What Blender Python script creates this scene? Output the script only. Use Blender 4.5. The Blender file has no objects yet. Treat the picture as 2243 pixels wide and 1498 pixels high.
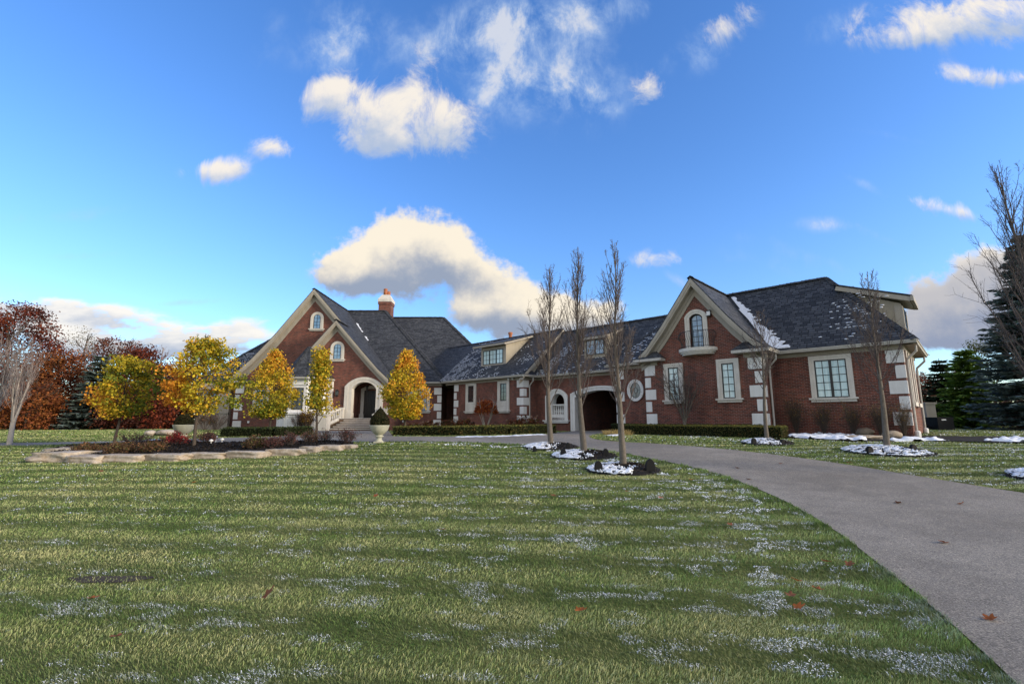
import bpy, bmesh, math, random
import numpy as np
from mathutils import Vector
from mathutils.geometry import delaunay_2d_cdt
random.seed(7)
RNG = np.random.default_rng(7)
SC = bpy.context.scene
C = SC.collection

# ------------------------------------------------------------------ camera
H = 1.6                                   # eye height above the lawn
FPX, CX, CY = 1030.0, 1121.5, 749.0       # lens calibration of the photograph (2243 x 1498)
PITCH = math.radians(9.426)
cam = bpy.data.cameras.new('camera'); camo = bpy.data.objects.new('camera', cam); C.objects.link(camo)
camo.location = (0, 0, H); camo.rotation_euler = (math.radians(90) + PITCH, 0, 0)
cam.sensor_width = 36.0; cam.lens = FPX / 2243 * 36.0; cam.clip_end = 3000; cam.clip_start = 0.05
SC.camera = camo

# ------------------------------------------------------------------ light
SUN_EL, SUN_AZ = math.radians(17), math.radians(112)    # azimuth clockwise from +Y (the view direction)
sdir = Vector((math.sin(SUN_AZ) * math.cos(SUN_EL), math.cos(SUN_AZ) * math.cos(SUN_EL), math.sin(SUN_EL)))
sl = bpy.data.lights.new('sun', 'SUN'); sl.energy = 1.4; sl.angle = math.radians(12); sl.color = (1, .86, .68)
so = bpy.data.objects.new('sun', sl); C.objects.link(so)
so.rotation_euler = (-sdir).to_track_quat('-Z', 'Y').to_euler()
SC.view_settings.view_transform = 'Standard'
try: SC.view_settings.look = 'None'
except Exception: pass
SC.view_settings.gamma = 1.0
SC.view_settings.exposure = 1.62
SC.cycles.max_bounces = 5; SC.cycles.diffuse_bounces = 2; SC.cycles.glossy_bounces = 2
SC.cycles.transmission_bounces = 2; SC.cycles.transparent_max_bounces = 4
SC.cycles.use_denoising = True

def ray(px, py):
    r = (px - CX) / FPX; v = -(py - CY) / FPX
    c, s = math.cos(PITCH), math.sin(PITCH)
    return np.array([r, c - v * s, s + v * c])

# ------------------------------------------------------------------ world: Nishita sky with clouds by direction
W = bpy.data.worlds.new('World'); SC.world = W; W.use_nodes = True
nt = W.node_tree; nt.nodes.clear()
def N(t, **kw):
    n = nt.nodes.new(t)
    for k, v in kw.items():
        if k.startswith('i'): n.inputs[int(k[1:])].default_value = v
        else: setattr(n, k, v)
    return n
def L(a, b): nt.links.new(a, b)
def M(op, a, b=None, c=None, clamp=False):
    n = nt.nodes.new('ShaderNodeMath'); n.operation = op; n.use_clamp = clamp
    for i, x in enumerate((a, b, c)):
        if x is None: continue
        if isinstance(x, (int, float)): n.inputs[i].default_value = x
        else: nt.links.new(x, n.inputs[i])
    return n.outputs[0]
def sstep(x, lo, hi):
    n = nt.nodes.new('ShaderNodeMapRange'); n.interpolation_type = 'SMOOTHSTEP'
    nt.links.new(x, n.inputs[0]); n.inputs[1].default_value = lo; n.inputs[2].default_value = hi
    return n.outputs[0]
def mixc(f, a, b):
    n = nt.nodes.new('ShaderNodeMix'); n.data_type = 'RGBA'
    for s, x in ((n.inputs[0], f), (n.inputs[6], a), (n.inputs[7], b)):
        if isinstance(x, (int, float)): s.default_value = x
        elif isinstance(x, tuple): s.default_value = x
        else: nt.links.new(x, s)
    return n.outputs[2]
SKY_STRENGTH = 0.1
out = N('ShaderNodeOutputWorld'); bg = N('ShaderNodeBackground'); L(bg.outputs[0], out.inputs[0])
bg.inputs[1].default_value = SKY_STRENGTH
sky = N('ShaderNodeTexSky'); sky.sky_type = 'NISHITA'; sky.sun_disc = False
sky.sun_elevation = SUN_EL; sky.sun_rotation = SUN_AZ
sky.air_density = 1.0; sky.dust_density = 0.3; sky.ozone_density = 3.0
hsv = N('ShaderNodeHueSaturation'); hsv.inputs[0].default_value = .511; hsv.inputs[1].default_value = 1.2; hsv.inputs[2].default_value = 1.0
L(sky.outputs[0], hsv.inputs[4])
tc = N('ShaderNodeTexCoord'); sep = N('ShaderNodeSeparateXYZ'); L(tc.outputs['Generated'], sep.inputs[0])
dy = M('MAXIMUM', sep.outputs[1], 0.05)
U = M('DIVIDE', sep.outputs[0], dy); V = M('DIVIDE', sep.outputs[2], dy)
fwd = sstep(sep.outputs[1], 0.05, 0.2)
cmb = N('ShaderNodeCombineXYZ'); L(U, cmb.inputs[0]); L(V, cmb.inputs[1])
def noise(scale, detail, rough=.55, vec=None, sx=1, sy=1, off=(0, 0, 0), dist=0):
    mp = N('ShaderNodeMapping'); mp.inputs['Scale'].default_value = (sx, sy, 1); mp.inputs['Location'].default_value = off
    L(vec or cmb.outputs[0], mp.inputs[0])
    n = N('ShaderNodeTexNoise'); n.inputs['Scale'].default_value = scale; n.inputs['Detail'].default_value = detail
    n.inputs['Roughness'].default_value = rough; n.inputs['Distortion'].default_value = dist
    L(mp.outputs[0], n.inputs['Vector']); return n
wn = noise(5.0, 4, .6); wsep = N('ShaderNodeSeparateColor'); L(wn.outputs['Color'], wsep.inputs[0])
fb = noise(11.0, 8, .62, off=(3, 7, 1)).outputs[0]
fw2 = noise(10.0, 9, .66, sx=1.0, sy=.62, off=(6, 3, 2), dist=.25).outputs[0]
fw = noise(9.0, 8, .68, sx=1.0, sy=.62, off=(1, 2, 5), dist=.6).outputs[0]
def blob(px, py, rx, ry, rot=0, warp=.5):
    """Distance field (0 at the middle, 1 at the rim) of an elliptic cloud around a direction."""
    a = ray(px, py); u0, v0 = a[0] / a[1], a[2] / a[1]
    su, sv = rx / FPX * 1.12, ry / FPX * 1.12
    cr, sr = math.cos(rot), math.sin(rot)
    du = M('ADD', U, M('MULTIPLY_ADD', wsep.outputs[0], warp * su, -u0 - .5 * warp * su))
    dv = M('ADD', V, M('MULTIPLY_ADD', wsep.outputs[1], warp * sv, -v0 - .5 * warp * sv))
    p = M('ADD', M('MULTIPLY', du, cr / su), M('MULTIPLY', dv, sr / su))
    q = M('ADD', M('MULTIPLY', du, -sr / sv), M('MULTIPLY', dv, cr / sv))
    d = M('SQRT', M('ADD', M('MULTIPLY', p, p), M('MULTIPLY', q, q)))
    return d, q
def union(items, warp=.5):
    """items: (px, py, rx, ry, rot, weight) -> (mask value about 1 inside, height inside the cloud)"""
    best = None; hh = None
    for (px, py, rx, ry, rot, w) in items:
        d, q = blob(px, py, rx, ry, math.radians(rot), warp)
        m = M('MULTIPLY', M('EXPONENT', M('MULTIPLY', M('MULTIPLY', d, d), -1.15)), w)
        hq = M('MULTIPLY', q, m)
        best = m if best is None else M('ADD', best, m)
        hh = hq if hh is None else M('ADD', hh, hq)
    return best, M('DIVIDE', hh, M('ADD', best, .05))
CUM = [(895,520,80,64,0,1),(850,575,125,78,0,1.15),(790,590,70,55,0,.9),(985,560,95,55,-25,1),(1080,615,110,45,-12,.9),(800,610,70,30,0,.8),
       (1150,690,150,55,-8,1),(1260,705,120,45,0,.9),(1060,690,90,40,0,.7),
       (2140,640,150,75,12,1.2),(2200,600,90,60,0,1),(2060,690,70,55,0,.9),(2110,740,110,30,0,.9),(2190,690,120,70,0,1)]
BAND = [(150,685,190,32,-5,1),(280,700,120,26,-14,.9),(40,668,100,24,0,.8),(480,718,120,24,6,.9),(180,735,160,30,0,.9),
        (420,752,170,28,0,.9),(560,748,90,20,0,.7),(20,700,80,26,0,.6),(300,760,260,34,0,.9)]
SOFT = [(850,240,165,72,-8,1.2),(945,250,90,80,0,1.1),(720,205,85,50,20,1.0),(915,140,50,62,0,.7),(870,310,120,40,0,.5),
        (2080,45,200,60,6,1.4),(2215,30,90,60,0,1.2),(1990,75,80,40,0,1.0),(2150,172,120,28,-5,1.0),(470,378,62,28,0,1.25),(605,328,55,30,0,1.1),(2080,458,110,24,-14,1.1),(1600,55,70,45,35,1.0),(1450,570,66,24,0,.85),(1425,195,46,46,-30,.9)]
WISP = [(760,60,90,110,20,.95),(700,130,70,60,0,.6),(920,90,110,80,0,.8),(1070,60,85,90,35,.95),(1250,150,135,140,40,1.0),(1090,180,60,120,-25,1.0),(1180,30,140,60,0,.8),(1300,230,80,60,0,.6),(1340,20,130,50,10,.7),
        (1570,90,90,50,40,.7),(1850,50,110,44,25,.75),(1805,495,70,20,0,.95),(1895,508,70,14,-20,.8),(1495,615,44,14,-35,.9),
        (410,662,95,9,4,.9),(560,130,60,50,20,.35),(1480,120,90,60,30,.4),(1000,130,60,70,0,.6),(1180,210,90,70,20,.7),(1690,585,160,22,-18,.45),(1880,400,50,14,-30,.7),(120,470,260,22,5,.5),(200,560,220,12,3,.45),(1750,560,220,26,-18,.5),(600,60,40,60,0,.4),(1950,300,120,14,-12,.4)]
cm, ch = union([(a, b, c_ * .92, d * .98, e, f * 1.05) for a, b, c_, d, e, f in CUM], .7)
sm_, sh_ = union(SOFT, 1.5)
bm_, bh = union(BAND, .5)
wm, wh = union(WISP, 1.3)
def con(x, k): return M('MULTIPLY_ADD', x, k, .5 - .5 * k)
fs = noise(7.0, 7, .6, sx=.8, sy=2.4, off=(4, 1, 9)).outputs[0]
cden = sstep(M('ADD', M('MINIMUM', cm, 1.25), M('MULTIPLY_ADD', con(fb, 2.4), .95, -.47)), .30, .84)
cden = M('MULTIPLY', cden, sstep(cm, .10, .34))
sden = M('MULTIPLY', sstep(M('ADD', M('MINIMUM', sm_, 1.2), M('MULTIPLY_ADD', con(fw, 2.8), 1.25, -.72)), .20, 1.30), M('MULTIPLY', sstep(sm_, .06, .40), .95))
bden = M('MULTIPLY', sstep(M('MULTIPLY', M('MINIMUM', bm_, 1.3), con(fs, 2.6)), .16, .62), .95)
wden = M('MULTIPLY', sstep(M('MULTIPLY', M('MINIMUM', wm, 1.5), con(fw2, 2.4)), .10, 1.05), .80)
lit = sstep(M('ADD', ch, M('MULTIPLY_ADD', con(fb, 2), .8, -.4)), -.62, .40)
litb = sstep(M('ADD', bh, M('MULTIPLY_ADD', con(fs, 2), 1.2, -.6)), -.6, .55)
right = sstep(U, .45, .75)
ccol = mixc(lit, (1.05, 1.25, 1.65, 1), (3.2, 2.9, 2.4, 1))
ccol = mixc(M('MULTIPLY', right, .62), ccol, mixc(sstep(ch, .45, 1.1), (.95, 1.1, 1.55, 1), (3.2, 2.95, 2.7, 1)))
bcol = mixc(litb, (1.3, 1.5, 1.95, 1), (3.3, 3.1, 2.8, 1))
wcol = mixc(sstep(wden, .3, .95), (1.6, 2.1, 2.9, 1), (2.7, 2.7, 2.75, 1))
hz = sstep(sep.outputs[2], -.02, .42)                       # thin out the bright band at the horizon
sk = N('ShaderNodeMix'); sk.data_type = 'RGBA'; sk.blend_type = 'MULTIPLY'; sk.inputs[0].default_value = 1
L(hsv.outputs[0], sk.inputs[6]); L(mixc(hz, (.80, .82, .86, 1), (1.06, 1.06, 1.06, 1)), sk.inputs[7])
lits = sstep(M('ADD', sh_, M('MULTIPLY_ADD', con(fb, 2), .9, -.45)), -.75, .3)
scol = mixc(lits, (1.5, 1.8, 2.35, 1), (3.2, 2.95, 2.6, 1))
c = mixc(M('MULTIPLY', wden, fwd), sk.outputs[2], wcol)
c = mixc(M('MULTIPLY', sden, fwd), c, scol)
c = mixc(M('MULTIPLY', bden, fwd), c, bcol)
c = mixc(M('MULTIPLY', cden, fwd), c, ccol)
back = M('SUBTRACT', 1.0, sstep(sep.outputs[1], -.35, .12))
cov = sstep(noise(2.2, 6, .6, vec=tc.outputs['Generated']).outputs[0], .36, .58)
c = mixc(M('MULTIPLY', M('MULTIPLY', back, cov), .9), c, (4.4, 4.15, 3.75, 1))  # unseen bright clouds behind the camera, added to light house and lawn more neutrally
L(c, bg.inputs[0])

# ------------------------------------------------------------------ ground height, projection on the ground
def sm(t):
    t = np.clip(t, 0, 1); return t * t * (3 - 2 * t)
def gz(x, y):
    x = np.asarray(x, float); y = np.asarray(y, float)
    t = (y + .25 * x - 2.0) / 22.0
    z = .9 * sm(t)
    z = z - .16 * sm((y + .3 * x - 26) / 14) * sm((8 - x) / 14)
    z = z + .16 * sm((x - 13) / 6) * sm((y - 18) / 7)
    z = z + .025 * np.sin(x * .35 + 1) * np.sin(y * .31) * sm((y - 4) / 8)
    return z
def g1(x, y): return float(gz(x, y))
def gp(px, py):
    """Point of the ground seen at a photograph pixel."""
    r = ray(px, py); k = 2.0
    for _ in range(4000):
        P = r * k; z = H + P[2]
        if z <= gz(P[0], P[1]): break
        k += .02
    return np.array([P[0], P[1], g1(P[0], P[1])])
def gpl(pts): return [tuple(gp(*p)[:2]) for p in pts]

# ------------------------------------------------------------------ value noise (numpy)
def _h(ix, iy, s):
    h = (ix.astype(np.int64) * 374761393 + iy.astype(np.int64) * 668265263 + s * 982451653) & 0xffffffff
    h = ((h ^ (h >> 13)) * 1274126177) & 0xffffffff
    return ((h ^ (h >> 16)) & 0xffff) / 65535.0
def vn(x, y, s=0):
    x = np.asarray(x, float); y = np.asarray(y, float)
    ix = np.floor(x); iy = np.floor(y); fx = x - ix; fy = y - iy
    fx = fx * fx * (3 - 2 * fx); fy = fy * fy * (3 - 2 * fy)
    a = _h(ix, iy, s); b = _h(ix + 1, iy, s); c_ = _h(ix, iy + 1, s); d = _h(ix + 1, iy + 1, s)
    return (a * (1 - fx) + b * fx) * (1 - fy) + (c_ * (1 - fx) + d * fx) * fy
def fbm(x, y, s=0, o=3):
    v = 0; a = .5; t = 0
    for k in range(o):
        v = v + a * vn(np.asarray(x) * 2 ** k, np.asarray(y) * 2 ** k, s + k); t += a; a *= .5
    return v / t
def inpoly(x, y, poly):
    x = np.asarray(x); y = np.asarray(y); r = np.zeros(x.shape, bool); n = len(poly)
    for i in range(n):
        x0, y0 = poly[i]; x1, y1 = poly[(i + 1) % n]
        cnd = ((y0 > y) != (y1 > y))
        with np.errstate(divide='ignore', invalid='ignore'):
            r ^= cnd & (x < (x1 - x0) * (y - y0) / (y1 - y0 + 1e-12) + x0)
    return r
def polydist(x, y, line):
    d = np.full(np.asarray(x).shape, 1e9)
    for (x0, y0), (x1, y1) in zip(line[:-1], line[1:]):
        ex, ey = x1 - x0, y1 - y0; l2 = ex * ex + ey * ey + 1e-9
        t = np.clip(((x - x0) * ex + (y - y0) * ey) / l2, 0, 1)
        d = np.minimum(d, np.hypot(x - x0 - t * ex, y - y0 - t * ey))
    return d

# ------------------------------------------------------------------ materials
MAT = {}
def mat(name, rough=.8, col=(.5, .5, .5), spec=.3):
    m = bpy.data.materials.new(name); m.use_nodes = True; MAT[name] = m
    b = m.node_tree.nodes['Principled BSDF']
    b.inputs['Base Color'].default_value = (*col, 1); b.inputs['Roughness'].default_value = rough
    b.inputs['Specular IOR Level'].default_value = spec
    return m
class NT:
    def __init__(s, m): s.t = m.node_tree; s.b = s.t.nodes['Principled BSDF']
    def n(s, t, **kw):
        n = s.t.nodes.new(t)
        for k, v in kw.items(): setattr(n, k, v)
        return n
    def l(s, a, b): s.t.links.new(a, b)
    def coord(s, kind='Object', scale=(1, 1, 1)):
        tc = s.n('ShaderNodeTexCoord'); mp = s.n('ShaderNodeMapping'); mp.inputs['Scale'].default_value = scale
        s.l(tc.outputs[kind], mp.inputs[0]); return mp.outputs[0]
    def noise(s, vec, scale, detail=4, rough=.6):
        n = s.n('ShaderNodeTexNoise'); n.inputs['Scale'].default_value = scale; n.inputs['Detail'].default_value = detail
        n.inputs['Roughness'].default_value = rough; s.l(vec, n.inputs['Vector']); return n.outputs[0]
    def ramp(s, fac, stops):
        r = s.n('ShaderNodeValToRGB'); e = r.color_ramp.elements
        while len(e) < len(stops): e.new(.5)
        for q, (p, c_) in zip(e, stops): q.position = p; q.color = (*c_, 1)
        s.l(fac, r.inputs[0]); return r.outputs[0]
    def mix(s, f, a, b, bt='MIX'):
        n = s.n('ShaderNodeMix'); n.data_type = 'RGBA'; n.blend_type = bt
        for k, x in ((0, f), (6, a), (7, b)):
            if isinstance(x, (int, float)): n.inputs[k].default_value = x
            elif isinstance(x, tuple): n.inputs[k].default_value = (*x, 1)
            else: s.l(x, n.inputs[k])
        return n.outputs[2]
    def bump(s, h, st=.3, dist=.02):
        b = s.n('ShaderNodeBump'); b.inputs['Strength'].default_value = st; b.inputs['Distance'].default_value = dist
        s.l(h, b.inputs['Height']); s.l(b.outputs[0], s.b.inputs['Normal'])
    def color(s, c_): s.l(c_, s.b.inputs['Base Color'])

def stone_mat(name, c1, c2, scale=3, rough=.85, bump=.15, fine=40):
    m = mat(name, rough); t = NT(m); v = t.coord()
    n = t.noise(v, scale, 6, .65); n2 = t.noise(v, fine, 3, .6)
    col = t.ramp(n, [(.3, c1), (.7, c2)])
    col = t.mix(.35, col, t.ramp(n2, [(.3, tuple(x * .72 for x in c1)), (.7, tuple(min(1, x * 1.15) for x in c2))]))
    ns = t.noise(t.coord('Object', (5, 5, .5)), 1.0, 4, .6); col = t.mix(.35, col, t.ramp(ns, [(.35, (.78, .76, .73)), (.6, (1.08, 1.08, 1.08))]), 'MULTIPLY')
    t.color(col); t.bump(n2, bump, .01); return m

# brick
m = mat('brick', .88); t = NT(m); v = t.coord('UV')
br = t.n('ShaderNodeTexBrick'); t.l(v, br.inputs['Vector']); br.offset = .5
br.inputs['Scale'].default_value = 1; br.inputs['Brick Width'].default_value = .205; br.inputs['Row Height'].default_value = .0677
br.inputs['Mortar Size'].default_value = .009; br.inputs['Mortar Smooth'].default_value = .2; br.inputs['Bias'].default_value = -.05
br.inputs['Color1'].default_value = (.200, .060, .038, 1); br.inputs['Color2'].default_value = (.072, .030, .024, 1); br.inputs['Mortar'].default_value = (.215, .162, .138, 1)
n = t.noise(v, .9, 5, .6); n2 = t.noise(v, 4.5, 4, .75)
col = t.mix(.75, br.outputs['Color'], t.ramp(n, [(.3, (.62, .58, .6)), (.7, (1.25, 1.15, 1.08))]), 'MULTIPLY')
col = t.mix(.6, col, t.ramp(n2, [(.3, (.7, .72, .75)), (.75, (1.3, 1.2, 1.15))]), 'MULTIPLY')
n5 = t.noise(t.coord('UV', (2.2, .35, 1)), 1.0, 5, .65); col = t.mix(.55, col, t.ramp(n5, [(.35, (.72, .70, .70)), (.65, (1.2, 1.2, 1.2))]), 'MULTIPLY')
t.color(col); inv = t.n('ShaderNodeMath', operation='SUBTRACT'); inv.inputs[0].default_value = 1; t.l(br.outputs['Fac'], inv.inputs[1])
t.bump(inv.outputs[0], .5, .006)

# slate-look shingles
m = mat('shingle', .72, spec=.35); t = NT(m); v = t.coord('UV')
br = t.n('ShaderNodeTexBrick'); t.l(v, br.inputs['Vector']); br.offset = .37; br.offset_frequency = 2; br.squash = 1.35; br.squash_frequency = 3
br.inputs['Scale'].default_value = 1; br.inputs['Brick Width'].default_value = .27; br.inputs['Row Height'].default_value = .15
br.inputs['Mortar Size'].default_value = .016; br.inputs['Mortar Smooth'].default_value = .3; br.inputs['Bias'].default_value = 0
br.inputs['Color1'].default_value = (.022, .025, .030, 1); br.inputs['Color2'].default_value = (.074, .080, .090, 1); br.inputs['Mortar'].default_value = (.008, .008, .010, 1)
n = t.noise(v, .6, 5); n2 = t.noise(v, 9, 4, .7)
col = t.mix(.7, br.outputs['Color'], t.ramp(n, [(.3, (.72, .73, .75)), (.7, (1.18, 1.16, 1.13))]), 'MULTIPLY')
col = t.mix(.6, col, t.ramp(n2, [(.25, (.6, .6, .62)), (.75, (1.45, 1.42, 1.35))]), 'MULTIPLY')
t.color(col)
sx = t.n('ShaderNodeSeparateXYZ'); t.l(v, sx.inputs[0])
saw = t.n('ShaderNodeMath', operation='DIVIDE'); t.l(sx.outputs[1], saw.inputs[0]); saw.inputs[1].default_value = .15
fr = t.n('ShaderNodeMath', operation='FRACT'); t.l(saw.outputs[0], fr.inputs[0])
iv = t.n('ShaderNodeMath', operation='MULTIPLY_ADD'); t.l(fr.outputs[0], iv.inputs[0]); iv.inputs[1].default_value = -1; iv.inputs[2].default_value = 1
ad = t.n('ShaderNodeMath', operation='MULTIPLY_ADD'); t.l(br.outputs['Fac'], ad.inputs[0]); ad.inputs[1].default_value = -.8; t.l(iv.outputs[0], ad.inputs[2])
t.bump(ad.outputs[0], .9, .02)

stone_mat('limestone', (.50, .47, .42), (.66, .63, .57), 2.2)
stone_mat('white_stone', (.62, .61, .59), (.76, .75, .72), 2.0, fine=60)
stone_mat('trim', (.30, .272, .225), (.385, .35, .29), 1.2, .6, .03)
stone_mat('gutter', (.42, .40, .36), (.50, .48, .44), 1.0, .45, .02)
stone_mat('soffit', (.27, .245, .20), (.33, .30, .25), 1.2, .7, .03)
stone_mat('siding', (.30, .265, .20), (.37, .33, .255), 1.5, .75, .05)
stone_mat('stucco', (.33, .29, .235), (.42, .375, .31), 1.5, .9, .2, 120)
stone_mat('terracotta', (.30, .10, .05), (.42, .16, .08), 4)
stone_mat('fieldstone', (.27, .19, .115), (.52, .47, .40), 3.2, .9, .9, 14)
stone_mat('boulder', (.20, .16, .12), (.36, .30, .23), 3.0, .9, .5, 18)
stone_mat('urn_stone', (.40, .40, .31), (.56, .54, .42), 2.2, .85, .15)
stone_mat('step_stone', (.34, .29, .22), (.50, .44, .36), 3.0)
stone_mat('riser', (.17, .11, .075), (.25, .17, .12), 3.0)
stone_mat('mulch', (.003, .003, .003), (.016, .012, .010), 14, .95, 1.0, 45)
stone_mat('soil', (.03, .024, .016), (.075, .055, .035), 5, .95, .8, 30)
stone_mat('snow', (.70, .75, .84), (.84, .86, .90), 9, .6, .4, 60)
stone_mat('bark', (.075, .064, .052), (.185, .16, .13), 9, .9, .6, 45)
stone_mat('bark_dark', (.045, .035, .028), (.11, .085, .065), 9, .9, .6, 45)
stone_mat('twig', (.060, .048, .043), (.125, .10, .09), 6, .85, .1)
stone_mat('pale_bark', (.30, .26, .22), (.46, .41, .36), 6, .85, .2)
mat('frame_dark', .35, (.010, .010, .012), .5)
mat('iron', .4, (.008, .008, .009), .5)
mat('door_wood', .35, (.012, .010, .010), .45)
mat('black_plastic', .6, (.006, .006, .007), .25)
mat('white_plastic', .4, (.72, .72, .70), .4)
mat('dark_inside', .9, (.010, .008, .008), .1)
mat('ceiling_board', .8, (.05, .045, .04), .2)
m = mat('glass_curtain', .06, (.30, .38, .39), .6); t = NT(m); v = t.coord('UV')
n = t.noise(t.coord('UV', (9, .7, 1)), 1.2, 3)
t.color(t.ramp(n, [(.3, (.42, .60, .63)), (.7, (.66, .79, .79))]))
mat('glass_dark', .04, (.015, .022, .025), .9)
m = mat('glass_sky', .05, (.10, .17, .24), .9); t = NT(m)
t.color(t.ramp(t.noise(t.coord('UV', (2, 1.2, 1)), 1.1, 3), [(.35, (.13, .25, .40)), (.65, (.33, .46, .56))]))  # blue sky reflection put into the panes' base colour
mat('glass_lead', .15, (.14, .18, .19), .7)

# driveway asphalt
m = mat('asphalt', .9); t = NT(m); v = t.coord()
n1 = t.noise(v, .35, 5, .6); n2 = t.noise(v, 75, 3, .75); n3 = t.noise(v, 24, 3, .6); n4 = t.noise(t.coord('Object', (1, 1, 1)), 2.0, 5, .7)
col = t.ramp(n1, [(.3, (.165, .148, .124)), (.7, (.24, .22, .19))])
col = t.mix(.85, col, t.ramp(n2, [(.32, (.35, .35, .36)), (.5, (1, 1, 1)), (.68, (2.4, 2.3, 2.2))]), 'MULTIPLY')
col = t.mix(.6, col, t.ramp(n3, [(.3, (.72, .72, .74)), (.7, (1.25, 1.25, 1.22))]), 'MULTIPLY')
col = t.mix(.4, col, t.ramp(n4, [(.35, (.62, .62, .63)), (.65, (1.25, 1.24, 1.22))]), 'MULTIPLY')
t.color(col); t.bump(n2, .6, .006)
# lawn soil and thatch below the blades
m = mat('lawn', .95, spec=.1); t = NT(m); v = t.coord()
n1 = t.noise(v, .5, 5, .6); n2 = t.noise(v, 30, 4, .7); n3 = t.noise(v, 140, 2, .7)
col = t.ramp(n1, [(.3, (.070, .095, .028)), (.7, (.15, .155, .060))])
col = t.mix(.8, col, t.ramp(n2, [(.3, (.45, .55, .4)), (.7, (1.5, 1.4, 1.2))]), 'MULTIPLY')
t.color(col); t.bump(n3, .8, .02)

def attr_mat(name, rough=.75, transl=.25, spec=.25):
    m = mat(name, rough, spec=spec); t = NT(m)
    a = t.n('ShaderNodeAttribute', attribute_name='Col'); t.color(a.outputs['Color'])
    if transl:
        tr = t.n('ShaderNodeBsdfTranslucent'); mx = t.n('ShaderNodeMixShader'); mx.inputs[0].default_value = transl
        t.l(a.outputs['Color'], tr.inputs[0]); t.l(t.b.outputs[0], mx.inputs[1]); t.l(tr.outputs[0], mx.inputs[2])
        o = [q for q in t.t.nodes if q.type == 'OUTPUT_MATERIAL'][0]; t.l(mx.outputs[0], o.inputs[0])
    return m
attr_mat('leaf'); attr_mat('grass', .8, .2, .15); attr_mat('needle', .8, .1, .2); attr_mat('painted', .85, 0, .2)

# ------------------------------------------------------------------ object helpers
def tag(o, label=None, cat=None, group=None, kind=None):
    for k, v_ in (('label', label), ('category', cat), ('group', group), ('kind', kind)):
        if v_: o[k] = v_
    return o
def empty(name, loc, label=None, cat=None, group=None):
    o = bpy.data.objects.new(name, None); C.objects.link(o); o.location = loc; o.empty_display_size = .2
    return tag(o, label, cat, group)
def wloc(o):
    p = Vector((0, 0, 0))
    while o is not None: p += o.location; o = o.parent
    return p
def setuv(me):
    n = len(me.polygons)
    if n == 0 or n > 60000: return
    uvl = me.uv_layers.new(name='UVMap')
    for p in me.polygons:
        nn = p.normal
        tt = Vector((-nn.y, nn.x, 0))
        tt = Vector((1, 0, 0)) if tt.length < 1e-4 else tt.normalized()
        bb = nn.cross(tt)
        if bb.z < 0: bb = -bb
        for li in p.loop_indices:
            co = me.vertices[me.loops[li].vertex_index].co
            uvl.data[li].uv = (co.dot(tt) + 100, co.dot(bb) + 100)
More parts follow.
